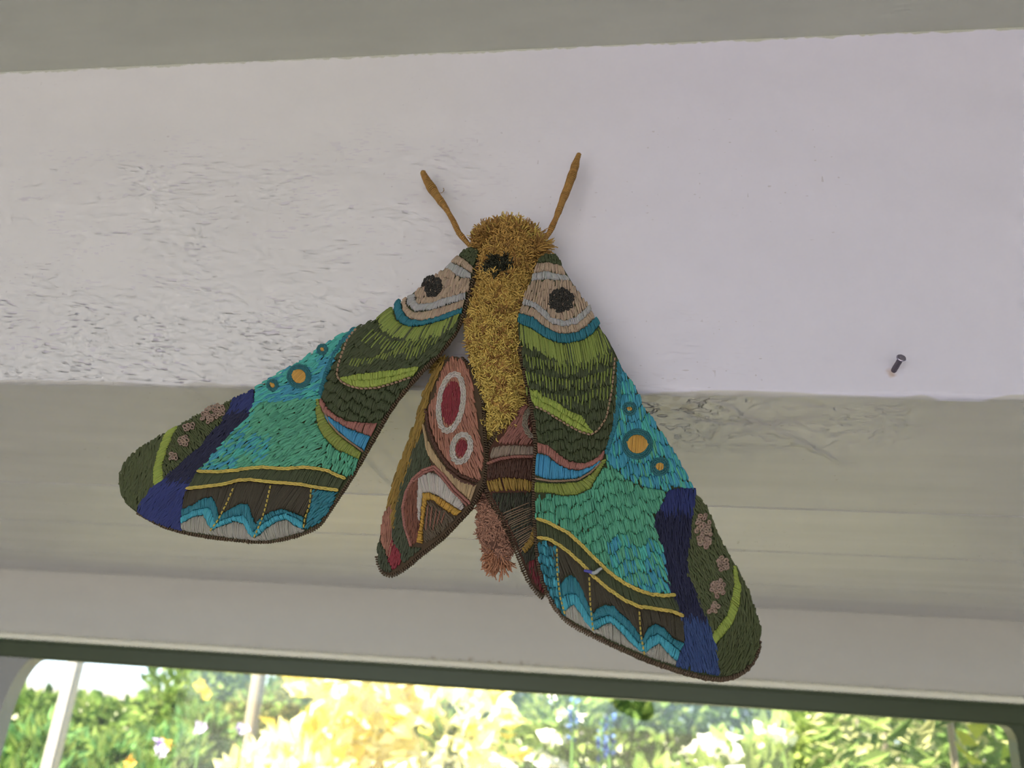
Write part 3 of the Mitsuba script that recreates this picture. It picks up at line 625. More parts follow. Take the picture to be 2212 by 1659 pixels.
Patch(RF).knots((1211, 652), 27, 25, 0, BLACK, rad=2.4, th=1.7, h0=6.5).put(R('eye_spot'), 'round charcoal knotted eye spot')
Patch(RF).band([(1123, 678), (1150, 686), (1176, 708), (1199, 720), (1223, 723), (1246, 720), (1268, 706), (1286, 687)], [(1120, 699), (1146, 709), (1179, 731), (1203, 741), (1229, 742), (1259, 735), (1279, 722), (1293, 705)], 4.6, TEAL, h0=4.5).put(R('teal_band'), 'teal satin band')
p = Patch(RF)
p.fill([(1124, 738), (1146, 745), (1190, 755), (1250, 765), (1312, 745), (1326, 772), (1322, 812), (1318, 855), (1308, 905), (1292, 930), (1277, 938), (1268, 923), (1255, 900), (1229, 889), (1203, 870), (1170, 856), (1160, 844), (1146, 843), (1133, 789)], lambda q: np.stack([(q[:, 0] - 1195) * .0016, 1 + 0 * q[:, 0]], -1), 4.0, 26, GREEN, rnd=.2, seed=5)
p.fill([(1153, 880), (1176, 890), (1196, 903), (1223, 920), (1252, 936), (1278, 944), (1295, 934), (1312, 905), (1322, 855), (1327, 812), (1329, 775), (1333, 785), (1334, 810), (1331, 862), (1326, 911), (1316, 948), (1304, 974), (1291, 988), (1266, 1001), (1229, 997), (1203, 978), (1183, 962), (1164, 958), (1160, 920)], lambda q: np.stack([.06 + 0 * q[:, 0], 1 + 0 * q[:, 0]], -1), 4.0, 24, GREEN, rnd=.15, seed=6)
p.put(R('dark_green_stitching'), 'dark green long stitches')
p = Patch(RF)
p.band([(1121, 699), (1146, 710), (1179, 732), (1203, 742), (1229, 743), (1259, 736), (1279, 723), (1293, 707), (1302, 722)], [(1125, 752), (1146, 764), (1189, 782), (1213, 800), (1246, 806), (1272, 806), (1300, 790), (1312, 772), (1322, 762)], 3.9, [(LIME, 5), (LIME * .8, 2), (GREEN, .7)], rag=.32, h0=4.5)
for y, k, sd in ((768, 2.4, 1), (802, 2.7, 2), (838, 3.0, 3)):
    p.band([(1136, y), (1185, y + 12), (1240, y + 20), (1320, y - 6)], [(1142, y + 34), (1186, y + 48), (1244, y + 56), (1317, y + 34)], 3.1, LIME * .82, rag=.65, h0=5, gap=k, seed=sd)
p.put(R('lime_fringe'), 'ragged lime green long stitches')
Patch(RF).band([(1147, 846), (1160, 845), (1171, 857), (1203, 871), (1229, 890), (1256, 901), (1269, 922), (1279, 934)], [(1151, 868), (1160, 880), (1176, 888), (1203, 903), (1226, 918), (1250, 931), (1266, 936), (1278, 940)], 4.6, LEAF, h0=5, rows=2).put(R('lime_leaf'), 'bright lime satin crescent')
p = Patch(RF).running([(1327, 775), (1324, 812), (1319, 855), (1309, 905), (1292, 931), (1276, 942), (1252, 935), (1223, 919), (1196, 902), (1176, 889), (1155, 880)], TAN, L=8, gap=1.5, w=4.4)
p.cord([(1160, 1036), (1190, 1041), (1213, 1041), (1249, 1038), (1275, 1023), (1296, 1002)], TAN * .85, w=4)
p.put(R('tan_outline'), 'tan outline stitches')
Patch(RF).band([(1163, 958), (1183, 962), (1203, 979), (1229, 998), (1266, 1002), (1292, 989), (1305, 974)], [(1163, 978), (1183, 984), (1206, 1004), (1229, 1014), (1252, 1017), (1279, 1008), (1300, 993)], 5.0, PINK, h0=4.5).put(R('dusty_pink_band'), 'dusty pink satin band')
Patch(RF).band([(1162, 980), (1183, 985), (1206, 1005), (1229, 1015), (1252, 1018), (1279, 1010), (1296, 998)], [(1159, 1026), (1173, 1033), (1192, 1036), (1213, 1036), (1249, 1034), (1274, 1018), (1290, 1006)], 5.0, BLUE, h0=4).put(R('bright_blue_crescent'), 'bright blue satin crescent')
Patch(RF).band([(1159, 1042), (1190, 1045), (1213, 1045), (1249, 1042), (1277, 1026), (1298, 1000)], [(1158, 1064), (1189, 1065), (1213, 1070), (1243, 1070), (1275, 1056), (1310, 996)], 4.8, OLIVE, h0=4).put(R('olive_band'), 'olive green satin band')
turq = [(1333, 778), (1342, 800), (1362, 824), (1376, 848), (1384, 877), (1406, 901), (1426, 935), (1446, 965), (1462, 991), (1474, 1019), (1489, 1045), (1499, 1058), (1470, 1054), (1442, 1062), (1397, 1053), (1351, 1035), (1321, 1008), (1307, 986), (1316, 948), (1326, 911), (1331, 862), (1334, 810)]
p = Patch(RF).fill(turq, lambda q: np.stack([.22 + .0016 * (q[:, 0] - 1380), 1 + 0 * q[:, 0]], -1), 4.1, 32, lambda q, r: np.where((r.random(len(q)) < .3)[:, None], TURQ2, np.where((r.random(len(q)) < .1)[:, None], SEA, TURQ)), rnd=.12, seed=8, spread=.08)
p.band([(1332, 782), (1331, 862), (1325, 911), (1315, 948), (1304, 980)], [(1340, 800), (1341, 862), (1335, 911), (1325, 948), (1313, 985)], 4, TEAL, h0=5)
p.put(R('turquoise_panel'), 'turquoise and blue long stitches')
for ce, rr, ri in (((1375, 962), 31, 23), ((1423, 1011), 18, 11), ((1358, 886), 13, 5)):
    key = Patch(RF).cord(np.vstack([ell(ce, rr - k, rr - k, -40, 44) for k in ((0, 4, 8) if rr > 15 else (0, 4))]), DTEAL, w=4.8, h0=6.5).put(R('spot_ring'), 'dark teal ring')
    Patch(RF).band(ell(ce, ri, ri, 4, 24, 180, 360), ell(ce, ri, ri, 4, 24, 180, 0), 3.8, ORANGE, h0=5.5, jit=.8).put(key + '__spot_centre', 'mustard satin centre')
SEA_T = [(1157, 1068), (1189, 1069), (1215, 1073), (1245, 1072), (1277, 1058), (1311, 998), (1321, 1010), (1351, 1037), (1397, 1055), (1442, 1064)]
CH1 = [(1160, 1122), (1175, 1126), (1189, 1133), (1225, 1151), (1249, 1172), (1276, 1199), (1306, 1229), (1336, 1253), (1366, 1271), (1397, 1283), (1427, 1288), (1454, 1287)]
CH2 = [(1162, 1163), (1183, 1165), (1207, 1178), (1231, 1196), (1258, 1220), (1285, 1249), (1315, 1274), (1345, 1295), (1376, 1310), (1412, 1316), (1442, 1320), (1471, 1331)]
SEA_B = CH1[:11] + [(1446, 1281)]
Patch(RF).fill(SEA_T + [(1424, 1098), (1412, 1125), (1415, 1155), (1430, 1185), (1436, 1227), (1442, 1257), (1448, 1284)] + CH1[::-1], lambda q: np.stack([.05 + .0012 * (q[:, 0] - 1160), 1 + 0 * q[:, 0]], -1), 4.2, 31,
               lambda q, r: np.where(((q[:, 1] - .15 * (q[:, 0] - 1300) > 1160) & (q[:, 0] > 1310) & (r.random(len(q)) < .65))[:, None], np.where((r.random(len(q)) < .6)[:, None], TURQ, TURQ2), np.where((r.random(len(q)) < .7)[:, None], SEA, SEA2)), rnd=.12, seed=12, spread=.07).put(R('sea_green_panel'), 'sea green long stitches')
navy = [(1444, 1062), (1470, 1054), (1499, 1056), (1500, 1079), (1491, 1131), (1488, 1176), (1482, 1215), (1485, 1245), (1499, 1269), (1511, 1305), (1526, 1339), (1538, 1378), (1547, 1411), (1553, 1459), (1502, 1451), (1459, 1438), (1472, 1402), (1481, 1381), (1475, 1348), (1470, 1331), (1454, 1290), (1448, 1281), (1442, 1257), (1436, 1227), (1430, 1185), (1415, 1155), (1412, 1125), (1424, 1098)]
Patch(RF).fill(navy, lambda q: np.stack([.12 + .0006 * (q[:, 1] - 1200), 1 + 0 * q[:, 0]], -1), 3.5, 34, lambda q, r: np.where((q[:, 1] - .3 * (q[:, 0] - 1450) + r.normal(0, 4, len(q)) < 1108)[:, None], ROYAL * .85, np.where((q[:, 1] + r.normal(0, 4, len(q)) < 1338)[:, None], NAVY, col(32, 56, 104))), h0=3, lift=.5, spread=.1, dens=.62).put(R('navy_stripe'), 'navy and royal blue stripe')
tip1 = [(1502, 1070), (1526, 1096), (1537, 1126), (1549, 1156), (1569, 1192), (1583, 1221), (1583, 1266), (1577, 1296), (1568, 1330), (1538, 1369), (1526, 1338), (1511, 1304), (1499, 1268), (1485, 1244), (1483, 1215), (1489, 1176), (1492, 1131)]
tip2 = [(1586, 1222), (1610, 1267), (1627, 1311), (1639, 1348), (1641, 1378), (1634, 1407), (1619, 1433), (1597, 1451), (1570, 1459), (1554, 1459), (1548, 1411), (1544, 1392), (1562, 1378), (1580, 1351), (1595, 1314), (1600, 1275), (1595, 1238)]
Patch(RF).fill(tip1, lambda q: np.stack([.45 + 0 * q[:, 0], .9 + 0 * q[:, 0]], -1), 3.5, 24, TIP, h0=3, lift=.6, spread=.25, dens=.75).fill(tip2, lambda q: np.stack([-.0045 * (q[:, 1] - 1330), 1 + 0 * q[:, 0]], -1), 3.5, 26, TIP, h0=3, lift=.6, spread=.15, dens=.75).put(R('olive_wing_tip'), 'mossy olive green wing tip')
Patch(RF).band([(1582, 1224), (1583, 1266), (1577, 1296), (1568, 1330), (1538, 1369)], [(1589, 1228), (1600, 1275), (1595, 1314), (1580, 1351), (1545, 1393)], 4.0, LEAF * .95, h0=4).put(R('lime_stripe'), 'lime green satin stripe')
for ce, rx, ry, an in (((1517, 1150), 16, 40, -6), ((1558, 1218), 13, 18, -15), ((1549, 1271), 15, 20, -10), ((1538, 1316), 11, 12, 0)):
    Patch(RF).knots(ce, rx, ry, an, KNOT, rad=3.8, th=2.1).put(R('knot_cluster'), 'cluster of beige knots')
Patch(RF).band(CH1, CH2, 4.0, GREEN * .95, h0=2.5).put(R('green_strip'), 'dark green strip between the chains')
SCT = [(1212, 1262), (1219, 1251), (1231, 1242), (1243, 1246), (1252, 1261), (1261, 1284), (1272, 1310), (1282, 1327), (1291, 1314), (1306, 1307), (1324, 1308), (1337, 1323), (1360, 1342), (1379, 1369), (1391, 1378), (1400, 1357), (1415, 1348), (1433, 1355), (1451, 1378), (1477, 1390)]
SCB = [(1214, 1293), (1225, 1284), (1246, 1284), (1257, 1305), (1271, 1327), (1282, 1343), (1294, 1336), (1315, 1330), (1333, 1340), (1357, 1363), (1379, 1388), (1391, 1394), (1403, 1376), (1421, 1370), (1442, 1385), (1466, 1406)]
SCG = [(1222, 1322), (1230, 1312), (1240, 1306), (1254, 1326), (1266, 1347), (1280, 1362), (1291, 1359), (1306, 1348), (1321, 1345), (1339, 1363), (1360, 1387), (1382, 1408), (1394, 1411), (1409, 1399), (1424, 1390), (1439, 1408), (1459, 1428)]
SCE = [(1226, 1334), (1240, 1343), (1276, 1361), (1321, 1383), (1366, 1403), (1412, 1422), (1457, 1437)]
Patch(RF).band(CH2[1:], SCT, 3.8, BROWN, h0=2.5).put(R('dark_brown_panel'), 'dark brown satin panel')
Patch(RF).band(SCG, SCE, 3.8, SILVER, h0=3).put(R('grey_scallops'), 'pale grey scallops')
Patch(RF).band(SCT, SCB, 4.0, SC1, h0=3.5).band(SCB, SCG, 4.0, SC2, h0=4.5).put(R('teal_scallops'), 'teal scalloped bands')
Patch(RF).fill([(1163, 1169), (1183, 1170), (1201, 1181), (1206, 1220), (1209, 1260), (1214, 1295), (1224, 1332), (1213, 1322), (1195, 1293), (1180, 1258), (1168, 1214)], 82, 4.2, 24, [(SC1, 3), (TEAL, 2), (SC2, 1)], rnd=.2).put(R('teal_corner'), 'teal corner panel')
Patch(RF).chain(CH1, CHAIN).chain(CH2, CHAIN).put(R('yellow_chain'), 'yellow chain stitch lines')
p = Patch(RF)
for l in ([(1204, 1186), (1205, 1240), (1211, 1290), (1222, 1330)], [(1273, 1248), (1276, 1310), (1282, 1366)], [(1380, 1322), (1383, 1370), (1392, 1418)]): p.running(l, CHAIN * .9, L=8, gap=2, w=3.8, h0=7.5)
p.put(R('yellow_running_stitch'), 'yellow running stitches')

# ------------------------------------------------------------------ hindwings
LH = Wing((1000, 800), (-.42, .9), 15.0, -.006, -.012, 2.0)
LH.v = np.array([.9, .42])
LH.k = (15.0, -.004, .018, 2.0, 0)
lh = f'{MOTH}__hindwing'
LH_OUT = [(976, 769), (996, 772), (1016, 795), (1029, 828), (1039, 862), (1042, 903), (1043, 943), (1049, 987), (1044, 1038), (1031, 1066), (1016, 1093), (989, 1123), (949, 1164), (908, 1194), (875, 1224), (848, 1240), (836, 1240), (821, 1227), (815, 1200), (820, 1159), (833, 1105), (847, 1054), (863, 1004), (884, 953), (901, 903), (914, 855), (930, 818), (945, 792), (960, 777)]
wing_base(lh, LH, LH_OUT, BIND * .7, 'left hindwing with a salmon panel and two ringed spots')
binding(f'{lh}__edge_binding', LH, [(996, 772), (1018, 793), (1032, 828), (1042, 862), (1045, 903), (1046, 943), (1052, 987), (1047, 1040), (1034, 1068), (1018, 1096), (991, 1126), (951, 1167), (910, 1197), (876, 1227), (848, 1243), (834, 1243), (819, 1229), (813, 1200)], c=BIND * .85)


def R(n): return f'{lh}__{n}'


must = [(957, 781), (945, 794), (931, 818), (915, 855), (902, 903), (885, 953), (864, 1004), (848, 1054), (836, 1098), (846, 1092), (843, 1140), (850, 1143), (858, 1098), (868, 1051), (888, 994), (905, 943), (917, 903), (928, 852), (944, 815)]
Patch(LH).fill(must, lambda q: np.stack([-.34 + 0 * q[:, 0], .94 + 0 * q[:, 0]], -1), 3.6, 30, [(MUST, 3), (MUST * .8, 1)], h0=2.5, lift=1, dens=.75).put(R('mustard_margin'), 'mustard margin')
sal = [(977, 771), (995, 774), (1010, 797), (1021, 840), (1027, 889), (1031, 920), (1038, 957), (1044, 990), (1037, 1036), (1030, 1040), (998, 1026), (969, 997), (949, 967), (935, 930), (926, 889), (941, 845), (956, 800)]
Patch(LH).fill(sal, lambda q: np.stack([.22 + .0022 * (q[:, 0] - 980), 1 + 0 * q[:, 0]], -1), 4.0, 34, [(SALMON, 4), (SALMON * .85, 1)], rnd=.8, seed=3).put(R('salmon_panel'), 'salmon long stitches')
for ce, rx, ry, ix, iy, an in (((976, 872), 27, 62, 18, 47, 8), ((998, 970), 20, 30, 10, 19, 12)):
    Patch(LH).fill(ell(ce, ix, iy, an, 30)[:-1], 95, 3.2, 26, CRIM, h0=5.5, lift=1.0, dens=.75).put(R('crimson_spot'), 'crimson felt spot')
    pr = Patch(LH)
    for k in (0, -5.5): pr.chain(ell(ce, rx + k + 1, ry + k + 1, an, 60), WHITE, L=11, w=8, th=2.0, h0=6.5)
    pr.put(R('white_ring'), 'off white chain stitch ring')
p = Patch(LH)
p.band([(918, 888), (924, 930), (941, 973), (968, 1012), (996, 1033), (1030, 1044)], [(924, 886), (931, 928), (948, 969), (974, 1006), (1000, 1027), (1033, 1038)], 4, DBR, h0=5)
p.band([(950, 1010), (985, 1040), (1022, 1053)], [(975, 1018), (1000, 1036), (1028, 1047)], 4, DBR, h0=3)
p.put(R('dark_brown_line'), 'dark brown line')
Patch(LH).band([(914, 915), (923, 950), (940, 982), (962, 1012), (992, 1036), (1028, 1047)], [(921, 960), (928, 988), (945, 1010), (966, 1030), (989, 1058), (1016, 1083)], 4.2, [(BEI2, 4), (BEI2 * .8, 1)], h0=3.5).put(R('tan_band'), 'tan satin band')
Patch(LH).fill([(895, 1036), (908, 1024), (905, 1070), (909, 1105), (906, 1139), (900, 1172), (888, 1178), (876, 1139), (871, 1098), (879, 1065)], 95, 3.4, 26, [(RUST, 3), (RUST * .75, 1)], h0=2.5, lift=1, dens=.75).put(R('rust_leaf'), 'rust brown leaf shape')
Patch(LH).fill([(906, 943), (918, 936), (926, 987), (930, 1007), (898, 1030), (878, 1056), (868, 1098), (874, 1146), (888, 1181), (909, 1185), (872, 1215), (862, 1200), (850, 1172), (851, 1142), (859, 1098), (869, 1051), (889, 994)], 105, 3.6, 26, DGH, h0=2.5, lift=1, dens=.75).put(R('dark_green_field'), 'dark green field')
Patch(LH).fill([(922, 1081), (940, 1090), (962, 1106), (986, 1118), (950, 1155), (918, 1175), (916, 1139), (921, 1105)], 60, 3.6, 26, TAUPE, h0=2.5, lift=1).band([(926, 1090), (945, 1098), (962, 1108)], [(920, 1150), (934, 1150), (950, 1140)], 2.6, SALMON * .8, gap=3.2, h0=6, rag=.4).put(R('taupe_field'), 'taupe field with salmon threads')
Patch(LH).band([(905, 1030), (929, 1020), (949, 1027), (969, 1050), (996, 1080), (1004, 1095)], [(918, 1064), (931, 1064), (945, 1070), (962, 1082), (980, 1094), (994, 1103)], 4.2, WHITE * .92, h0=3.8).band([(905, 1030), (903, 1078), (903, 1122), (907, 1125)], [(914, 1062), (911, 1088), (910, 1110), (909, 1125)], 4.2, WHITE * .92, h0=3.8).put(R('white_chevron'), 'off white satin chevron')
Patch(LH).band([(916, 1065), (929, 1065), (949, 1075), (976, 1092), (997, 1105)], [(920, 1080), (939, 1082), (962, 1102), (976, 1110), (986, 1115)], 4.2, CHEV, h0=4.5).band([(915, 1066), (912, 1098), (908, 1136), (900, 1171)], [(923, 1078), (920, 1105), (915, 1139), (913, 1173)], 4.2, CHEV, h0=4.5).put(R('mustard_chevron'), 'mustard satin chevron')
Patch(LH).cord([(888, 1177), (875, 1136), (871, 1098), (878, 1065), (893, 1036), (915, 1017), (939, 1009), (959, 1027), (983, 1058), (1013, 1086)], PINK, w=6, h0=5).cord([(896, 1040), (918, 1022), (938, 1015), (954, 1030), (978, 1062), (1007, 1090)], PINK * .9, w=5, h0=5).put(R('pink_outline'), 'pink couched outline')
Patch(LH).fill([(834, 1105), (846, 1090), (845, 1136), (847, 1179), (839, 1206), (827, 1173), (825, 1140)], 97, 3.6, 30, SALMON * .9, h0=2.8, lift=1, dens=.75).put(R('salmon_tip_stripe'), 'salmon stripe near the tip')
Patch(LH).fill([(848, 1167), (867, 1198), (861, 1220), (848, 1230), (840, 1212)], 110, 3.6, 22, CRIM * 1.1, h0=2.8, lift=1, dens=.75).put(R('crimson_tip'), 'crimson patch at the tip')
Patch(LH).fill([(819, 1172), (827, 1178), (838, 1210), (847, 1232), (838, 1238), (823, 1226), (817, 1200)], 100, 3.6, 22, DGH, h0=2.8, lift=1, dens=.75).put(R('green_tip'), 'dark green tip')

RH = Wing((1130, 850), (.1, 1), 14.0, -.002, .018, 1.0)
RH.v = np.array([-1., .1]); RH.k = (13.0, .002, .014, 1.0, 0)
rh = f'{MOTH}__hindwing_001'
RH_OUT = [(1141, 845), (1118, 882), (1084, 923), (1060, 960), (1049, 994), (1047, 1038), (1060, 1075), (1084, 1115), (1104, 1152), (1124, 1200), (1138, 1237), (1150, 1262), (1172, 1287), (1186, 1280), (1200, 1200), (1205, 1100), (1195, 980), (1175, 870), (1160, 845)]
wing_base(rh, RH, RH_OUT, DBR * .9, 'right hindwing mostly hidden behind the right forewing')
binding(f'{rh}__edge_binding', RH, [(1143, 842), (1116, 880), (1082, 921), (1057, 958), (1046, 994), (1044, 1038), (1057, 1077), (1081, 1117), (1101, 1154), (1121, 1202), (1135, 1239), (1148, 1265), (1172, 1290)], c=BIND * .8, rad=6)


def R(n): return f'{rh}__{n}'


Patch(RH).fill([(1128, 880), (1140, 870), (1150, 960), (1080, 958)], 125, 4, 32, PINK * .85, seed=2).put(R('salmon_panel'), 'dusky pink panel')
pr = Patch(RH)
for k in (0, -5.5): pr.chain(ell((1156, 914), 24 + k, 32 + k, 0, 60), col(110, 102, 88), L=11, w=8, th=2, h0=6)
pr.put(R('grey_ring'), 'grey chain stitch ring')
Patch(RH).band([(1070, 966), (1110, 962), (1165, 966)], [(1060, 990), (1100, 985), (1165, 984)], 4.2, col(122, 106, 92), h0=3.5).put(R('beige_band'), 'beige satin band')
Patch(RH).cord([(1056, 1002), (1080, 993), (1110, 988), (1165, 988)], PINK * .8, w=6).put(R('pink_outline'), 'pink couched outline')
Patch(RH).fill([(1054, 1004), (1110, 993), (1165, 993), (1165, 1040), (1100, 1032), (1056, 1034)], 95, 3.6, 26, DBR * .8, h0=2.5, lift=1, dens=.75).put(R('dark_brown_panel'), 'dark brown panel')
Patch(RH).band([(1054, 1040), (1075, 1034), (1100, 1032), (1165, 1042)], [(1062, 1062), (1080, 1062), (1100, 1060), (1165, 1062)], 4.2, MUST * 1.05, h0=4, jit=3).put(R('mustard_band'), 'mustard satin band')
Patch(RH).fill([(1062, 1066), (1165, 1064), (1172, 1200), (1165, 1265), (1140, 1225), (1110, 1150), (1085, 1108)], 100, 3.6, 26, [(col(44, 44, 34), 3), (DGH * .7, 1)], h0=2.5, lift=1, dens=.75).band([(1085, 1112), (1110, 1158), (1125, 1195)], [(1150, 1085), (1160, 1125), (1165, 1165)], 1.9, TAN * .8, gap=3.2, h0=5.5, rag=.3, jit=3).put(R('dark_green_field'), 'dark green field with tan threads')
Patch(RH).band([(1150, 1140), (1145, 1160), (1128, 1185)], [(1165, 1150), (1155, 1175), (1136, 1196)], 4, MUST, h0=6).put(R('mustard_patch'), 'small mustard patch')
Patch(RH).fill([(1140, 1215), (1170, 1205), (1172, 1278), (1152, 1250)], 90, 3.6, 24, [(CRIM * .7, 2), (DBR, 1)], h0=4, lift=1).put(R('crimson_tip'), 'dark crimson tip')

# ------------------------------------------------------------------ body: stuffed core, yarn pile, antennae
def chain_body(pts, key, colr, label):
    """pts: (px, py, stand-off mm, radius px); one continuous stuffed core."""
    c = [(at_y(np.array(a), np.array(b), -o * .001), r * PX) for a, b, o, r in pts]
    ms = []
    for (p, r), (q, s) in zip(c[:-1], c[1:]):
        a = manifold3d.Manifold.sphere(r, 24).translate(p); b = manifold3d.Manifold.sphere(s, 24).translate(q)
        ms.append(manifold3d.Manifold.batch_hull([a, b]))
    m = manifold3d.Manifold.batch_boolean(ms, manifold3d.OpType.Add).refine_to_length(.0025).to_mesh()
    v, f = m.vert_properties[:, :3], m.tri_verts
    put(key, (v, f), 'wool', smooth=True, color=np.tile(colr, (len(v), 1)), label=label)
    return trimesh.Trimesh(v, f, process=False)


def pile(core, n, length, rad, colf, key, label, droop=(0, 0, -1), pull=.25, plies=10, spread=.6, splay=.32, curl=1.9, sel=None, seed=1, kind='stuff', front=True):
    """Tufts of cut yarn: each tuft is a bundle of strands that splay and curl."""
    r = np.random.default_rng(seed)
    P, fi = trimesh.sample.sample_surface_even(core, max(int(n * 2.2), 2600), seed=seed)
    o = r.permutation(len(P)); P, fi = P[o], fi[o]
    N = core.face_normals[fi]
    ok = (N[:, 1] < .3) if front else np.ones(len(P), bool)
    if sel is not None: ok &= sel(P)
    P, N = P[ok][:n], N[ok][:n]; S = len(P)
    d = N + r.normal(0, spread, (S, 3)) + np.array(droop) * pull
    d /= np.linalg.norm(d, axis=1, keepdims=True)
    side = np.cross(d, r.normal(0, 1, (S, 3))); side /= np.linalg.norm(side, axis=1, keepdims=True)
    LT = length * r.uniform(.7, 1.2, S)
    base = colf(P, r)
    s = np.linspace(0, 1, 7)
    out, cols = [], []
    for k in range(plies):
        dk = d + r.normal(0, splay, (S, 3)); dk /= np.linalg.norm(dk, axis=1, keepdims=True)
        sd = side + np.cross(dk, r.normal(0, .9, (S, 3))); sd -= dk * (sd * dk).sum(1, keepdims=True); sd /= np.linalg.norm(sd, axis=1, keepdims=True)
        L = LT * r.uniform(.75, 1.15, S); phi = curl * r.uniform(.3, 1.5, S); rad_ = (L / phi)[:, None]
        th = phi[:, None] * s[None]
        C = (P - d * length * .2)[:, None] + r.normal(0, rad * 1.3, (S, 1, 3)) + dk[:, None] * (rad_ * np.sin(th))[..., None] + sd[:, None] * (rad_ * (1 - np.cos(th)))[..., None] + r.normal(0, rad * .25, (S, 7, 3))
        C[..., 1] = np.minimum(C[..., 1], -.0012)
        rr = rad * np.array([1, 1.05, 1.05, 1.05, 1, .95, .7]) * r.uniform(.8, 1.2, (S, 1))
        out.append(tubes(C, rr, 4)); cols.append(np.repeat(base * r.normal(1, .09, (S, 1)), 28, 0))
    V, F = joinm(out)
    return put(key, (V, F), 'wool', smooth=True, color=np.clip(np.vstack(cols), 0, 1), label=label, kind=kind)


YEL, OCH, OCH2 = col(194, 170, 74), col(174, 136, 60), col(146, 108, 50)
ZT, ZB = at_y(1090., 520., -.02)[2], at_y(1090., 800., -.02)[2]


def ycol(P, r):
    t = np.clip((P[:, 2] - ZB) / (ZT - ZB) + r.normal(0, .12, len(P)), 0, 1)[:, None]
    return np.where(r.random((len(P), 1)) < .15, OCH2, OCH * t + YEL * (1 - t))


core = chain_body([(1100, 540, 13, 50), (1086, 620, 14, 52), (1072, 715, 15, 55), (1084, 800, 14, 46), (1092, 875, 11, 33), (1074, 922, 9, 27)], f'{MOTH}__thorax', OCH, 'stuffed mustard thorax')
EYE = at_y(1077., 572., -.024)
pile(core, 1150, .0044, .00027, ycol, f'{MOTH}__thorax__yarn_pile', 'mustard and yellow cut yarn pile', sel=lambda P: np.hypot(P[:, 0] - EYE[0], P[:, 2] - EYE[2]) > .0060)
pile(core, 60, .0042, .00026, lambda P, r: np.tile(col(54, 56, 44), (len(P), 1)), f'{MOTH}__thorax__dark_tuft', 'dark green grey tuft on the nape', sel=lambda P: np.hypot(P[:, 0] - EYE[0], P[:, 2] - EYE[2]) < .0050, spread=.25, splay=.25, curl=.9, seed=3)
head = chain_body([(1062, 528, 12, 32), (1105, 520, 12, 34), (1145, 538, 12, 28)], f'{MOTH}__head', OCH2 * .7, 'tufted ochre head')
pile(head, 240, .0066, .00026, lambda P, r: np.where(r.random((len(P), 1)) < .3, OCH2, np.where(r.random((len(P), 1)) < .25, YEL, OCH)), f'{MOTH}__head__crest', 'ragged ochre yarn crest', droop=(0, -.1, 1.0), pull=.45, spread=.5, splay=.3, curl=1.1, seed=4)
side = chain_body([(956, 786, 9, 9), (948, 800, 9, 8)], f'{MOTH}__thorax__side_core', MUST, None)
pile(side, 40, .0042, .00026, lambda P, r: np.tile(col(160, 132, 56), (len(P), 1)), f'{MOTH}__thorax__side_tuft', 'mustard tuft beside the left hindwing', seed=9)
ABD, ABD2 = col(160, 116, 94), col(100, 68, 54)
ab = chain_body([(1062, 960, 6, 28), (1064, 1060, 6, 28), (1074, 1150, 7.5, 32), (1078, 1188, 8, 22)], f'{MOTH}__abdomen', ABD2 * .7, 'stuffed pinkish brown abdomen')
ZA, ZA2 = at_y(1060., 980., -.01)[2], at_y(1060., 1120., -.01)[2]
pile(ab, 700, .0030, .00023, lambda P, r: np.where((P[:, 2:] > ZA2 + (ZA - ZA2) * r.random((len(P), 1))), ABD2, ABD), f'{MOTH}__abdomen__yarn_pile', 'curly pinkish brown yarn pile', spread=.7, curl=2.4, seed=5, sel=lambda P: P[:, 2] < ZA, front=False)
tailp = chain_body([(1070, 1195, 8, 14), (1078, 1206, 8, 14)], f'{MOTH}__abdomen__tail_core', ABD2, None)
pile(tailp, 26, .0060, .00028, lambda P, r: np.tile(col(176, 122, 88), (len(P), 1)), f'{MOTH}__abdomen__tail_tuft', 'pale frayed tail tuft', droop=(.25, 0, -2.4), pull=1.0, spread=.3, curl=.8, seed=6, front=False)


def antenna(path, radii, o0, o1, label):
    p = resample(path, 60); r = np.interp(np.linspace(0, 1, 60), np.linspace(0, 1, len(radii)), radii)
    o = np.linspace(o0, o1, 60)
    P = at_y(p[:, 0], p[:, 1], -o * .001)
    key = numbered(f'{MOTH}__antenna')
    v, f = tubes(P[None], (r * .8 * PX)[None], 10)
    put(key, (v, f), 'wool', smooth=True, color=np.tile(OCH2 * .9, (len(v), 1)), label=label)
    turns = int(plen(path) / 3.6); m = turns * 9
    q = resample(np.c_[P, r[:, None] / 1e5], m); rad = q[:, 3] * 1e5
    t = np.gradient(q[:, :3], axis=0); t /= np.linalg.norm(t, axis=1, keepdims=True)
    a = np.cross(t, [0.1, 1, .1]); a /= np.linalg.norm(a, axis=1, keepdims=True); b = np.cross(t, a)
    g = np.random.default_rng(len(path) + int(path[0][0])); w = 1 + .10 * np.interp(np.arange(m), np.arange(0, m + 30, 30), g.normal(0, 1, (m + 30 + 29) // 30))
    ph = np.arange(m) * 2 * np.pi / 9
    H = q[:, :3] + ((rad * w * .85 * PX)[:, None]) * (np.cos(ph)[:, None] * a + np.sin(ph)[:, None] * b)
    v, f = tubes(H[None], 2.0 * PX, 4)
    c = np.repeat(np.repeat(paint(col(152, 112, 46), np.zeros((turns, 2)), g), 9, 0), 4, 0)
    put(f'{key}__thread_wrap', (v, f), 'thread', smooth=True, color=np.clip(c, 0, 1), label='tightly wound ochre thread')
    return key


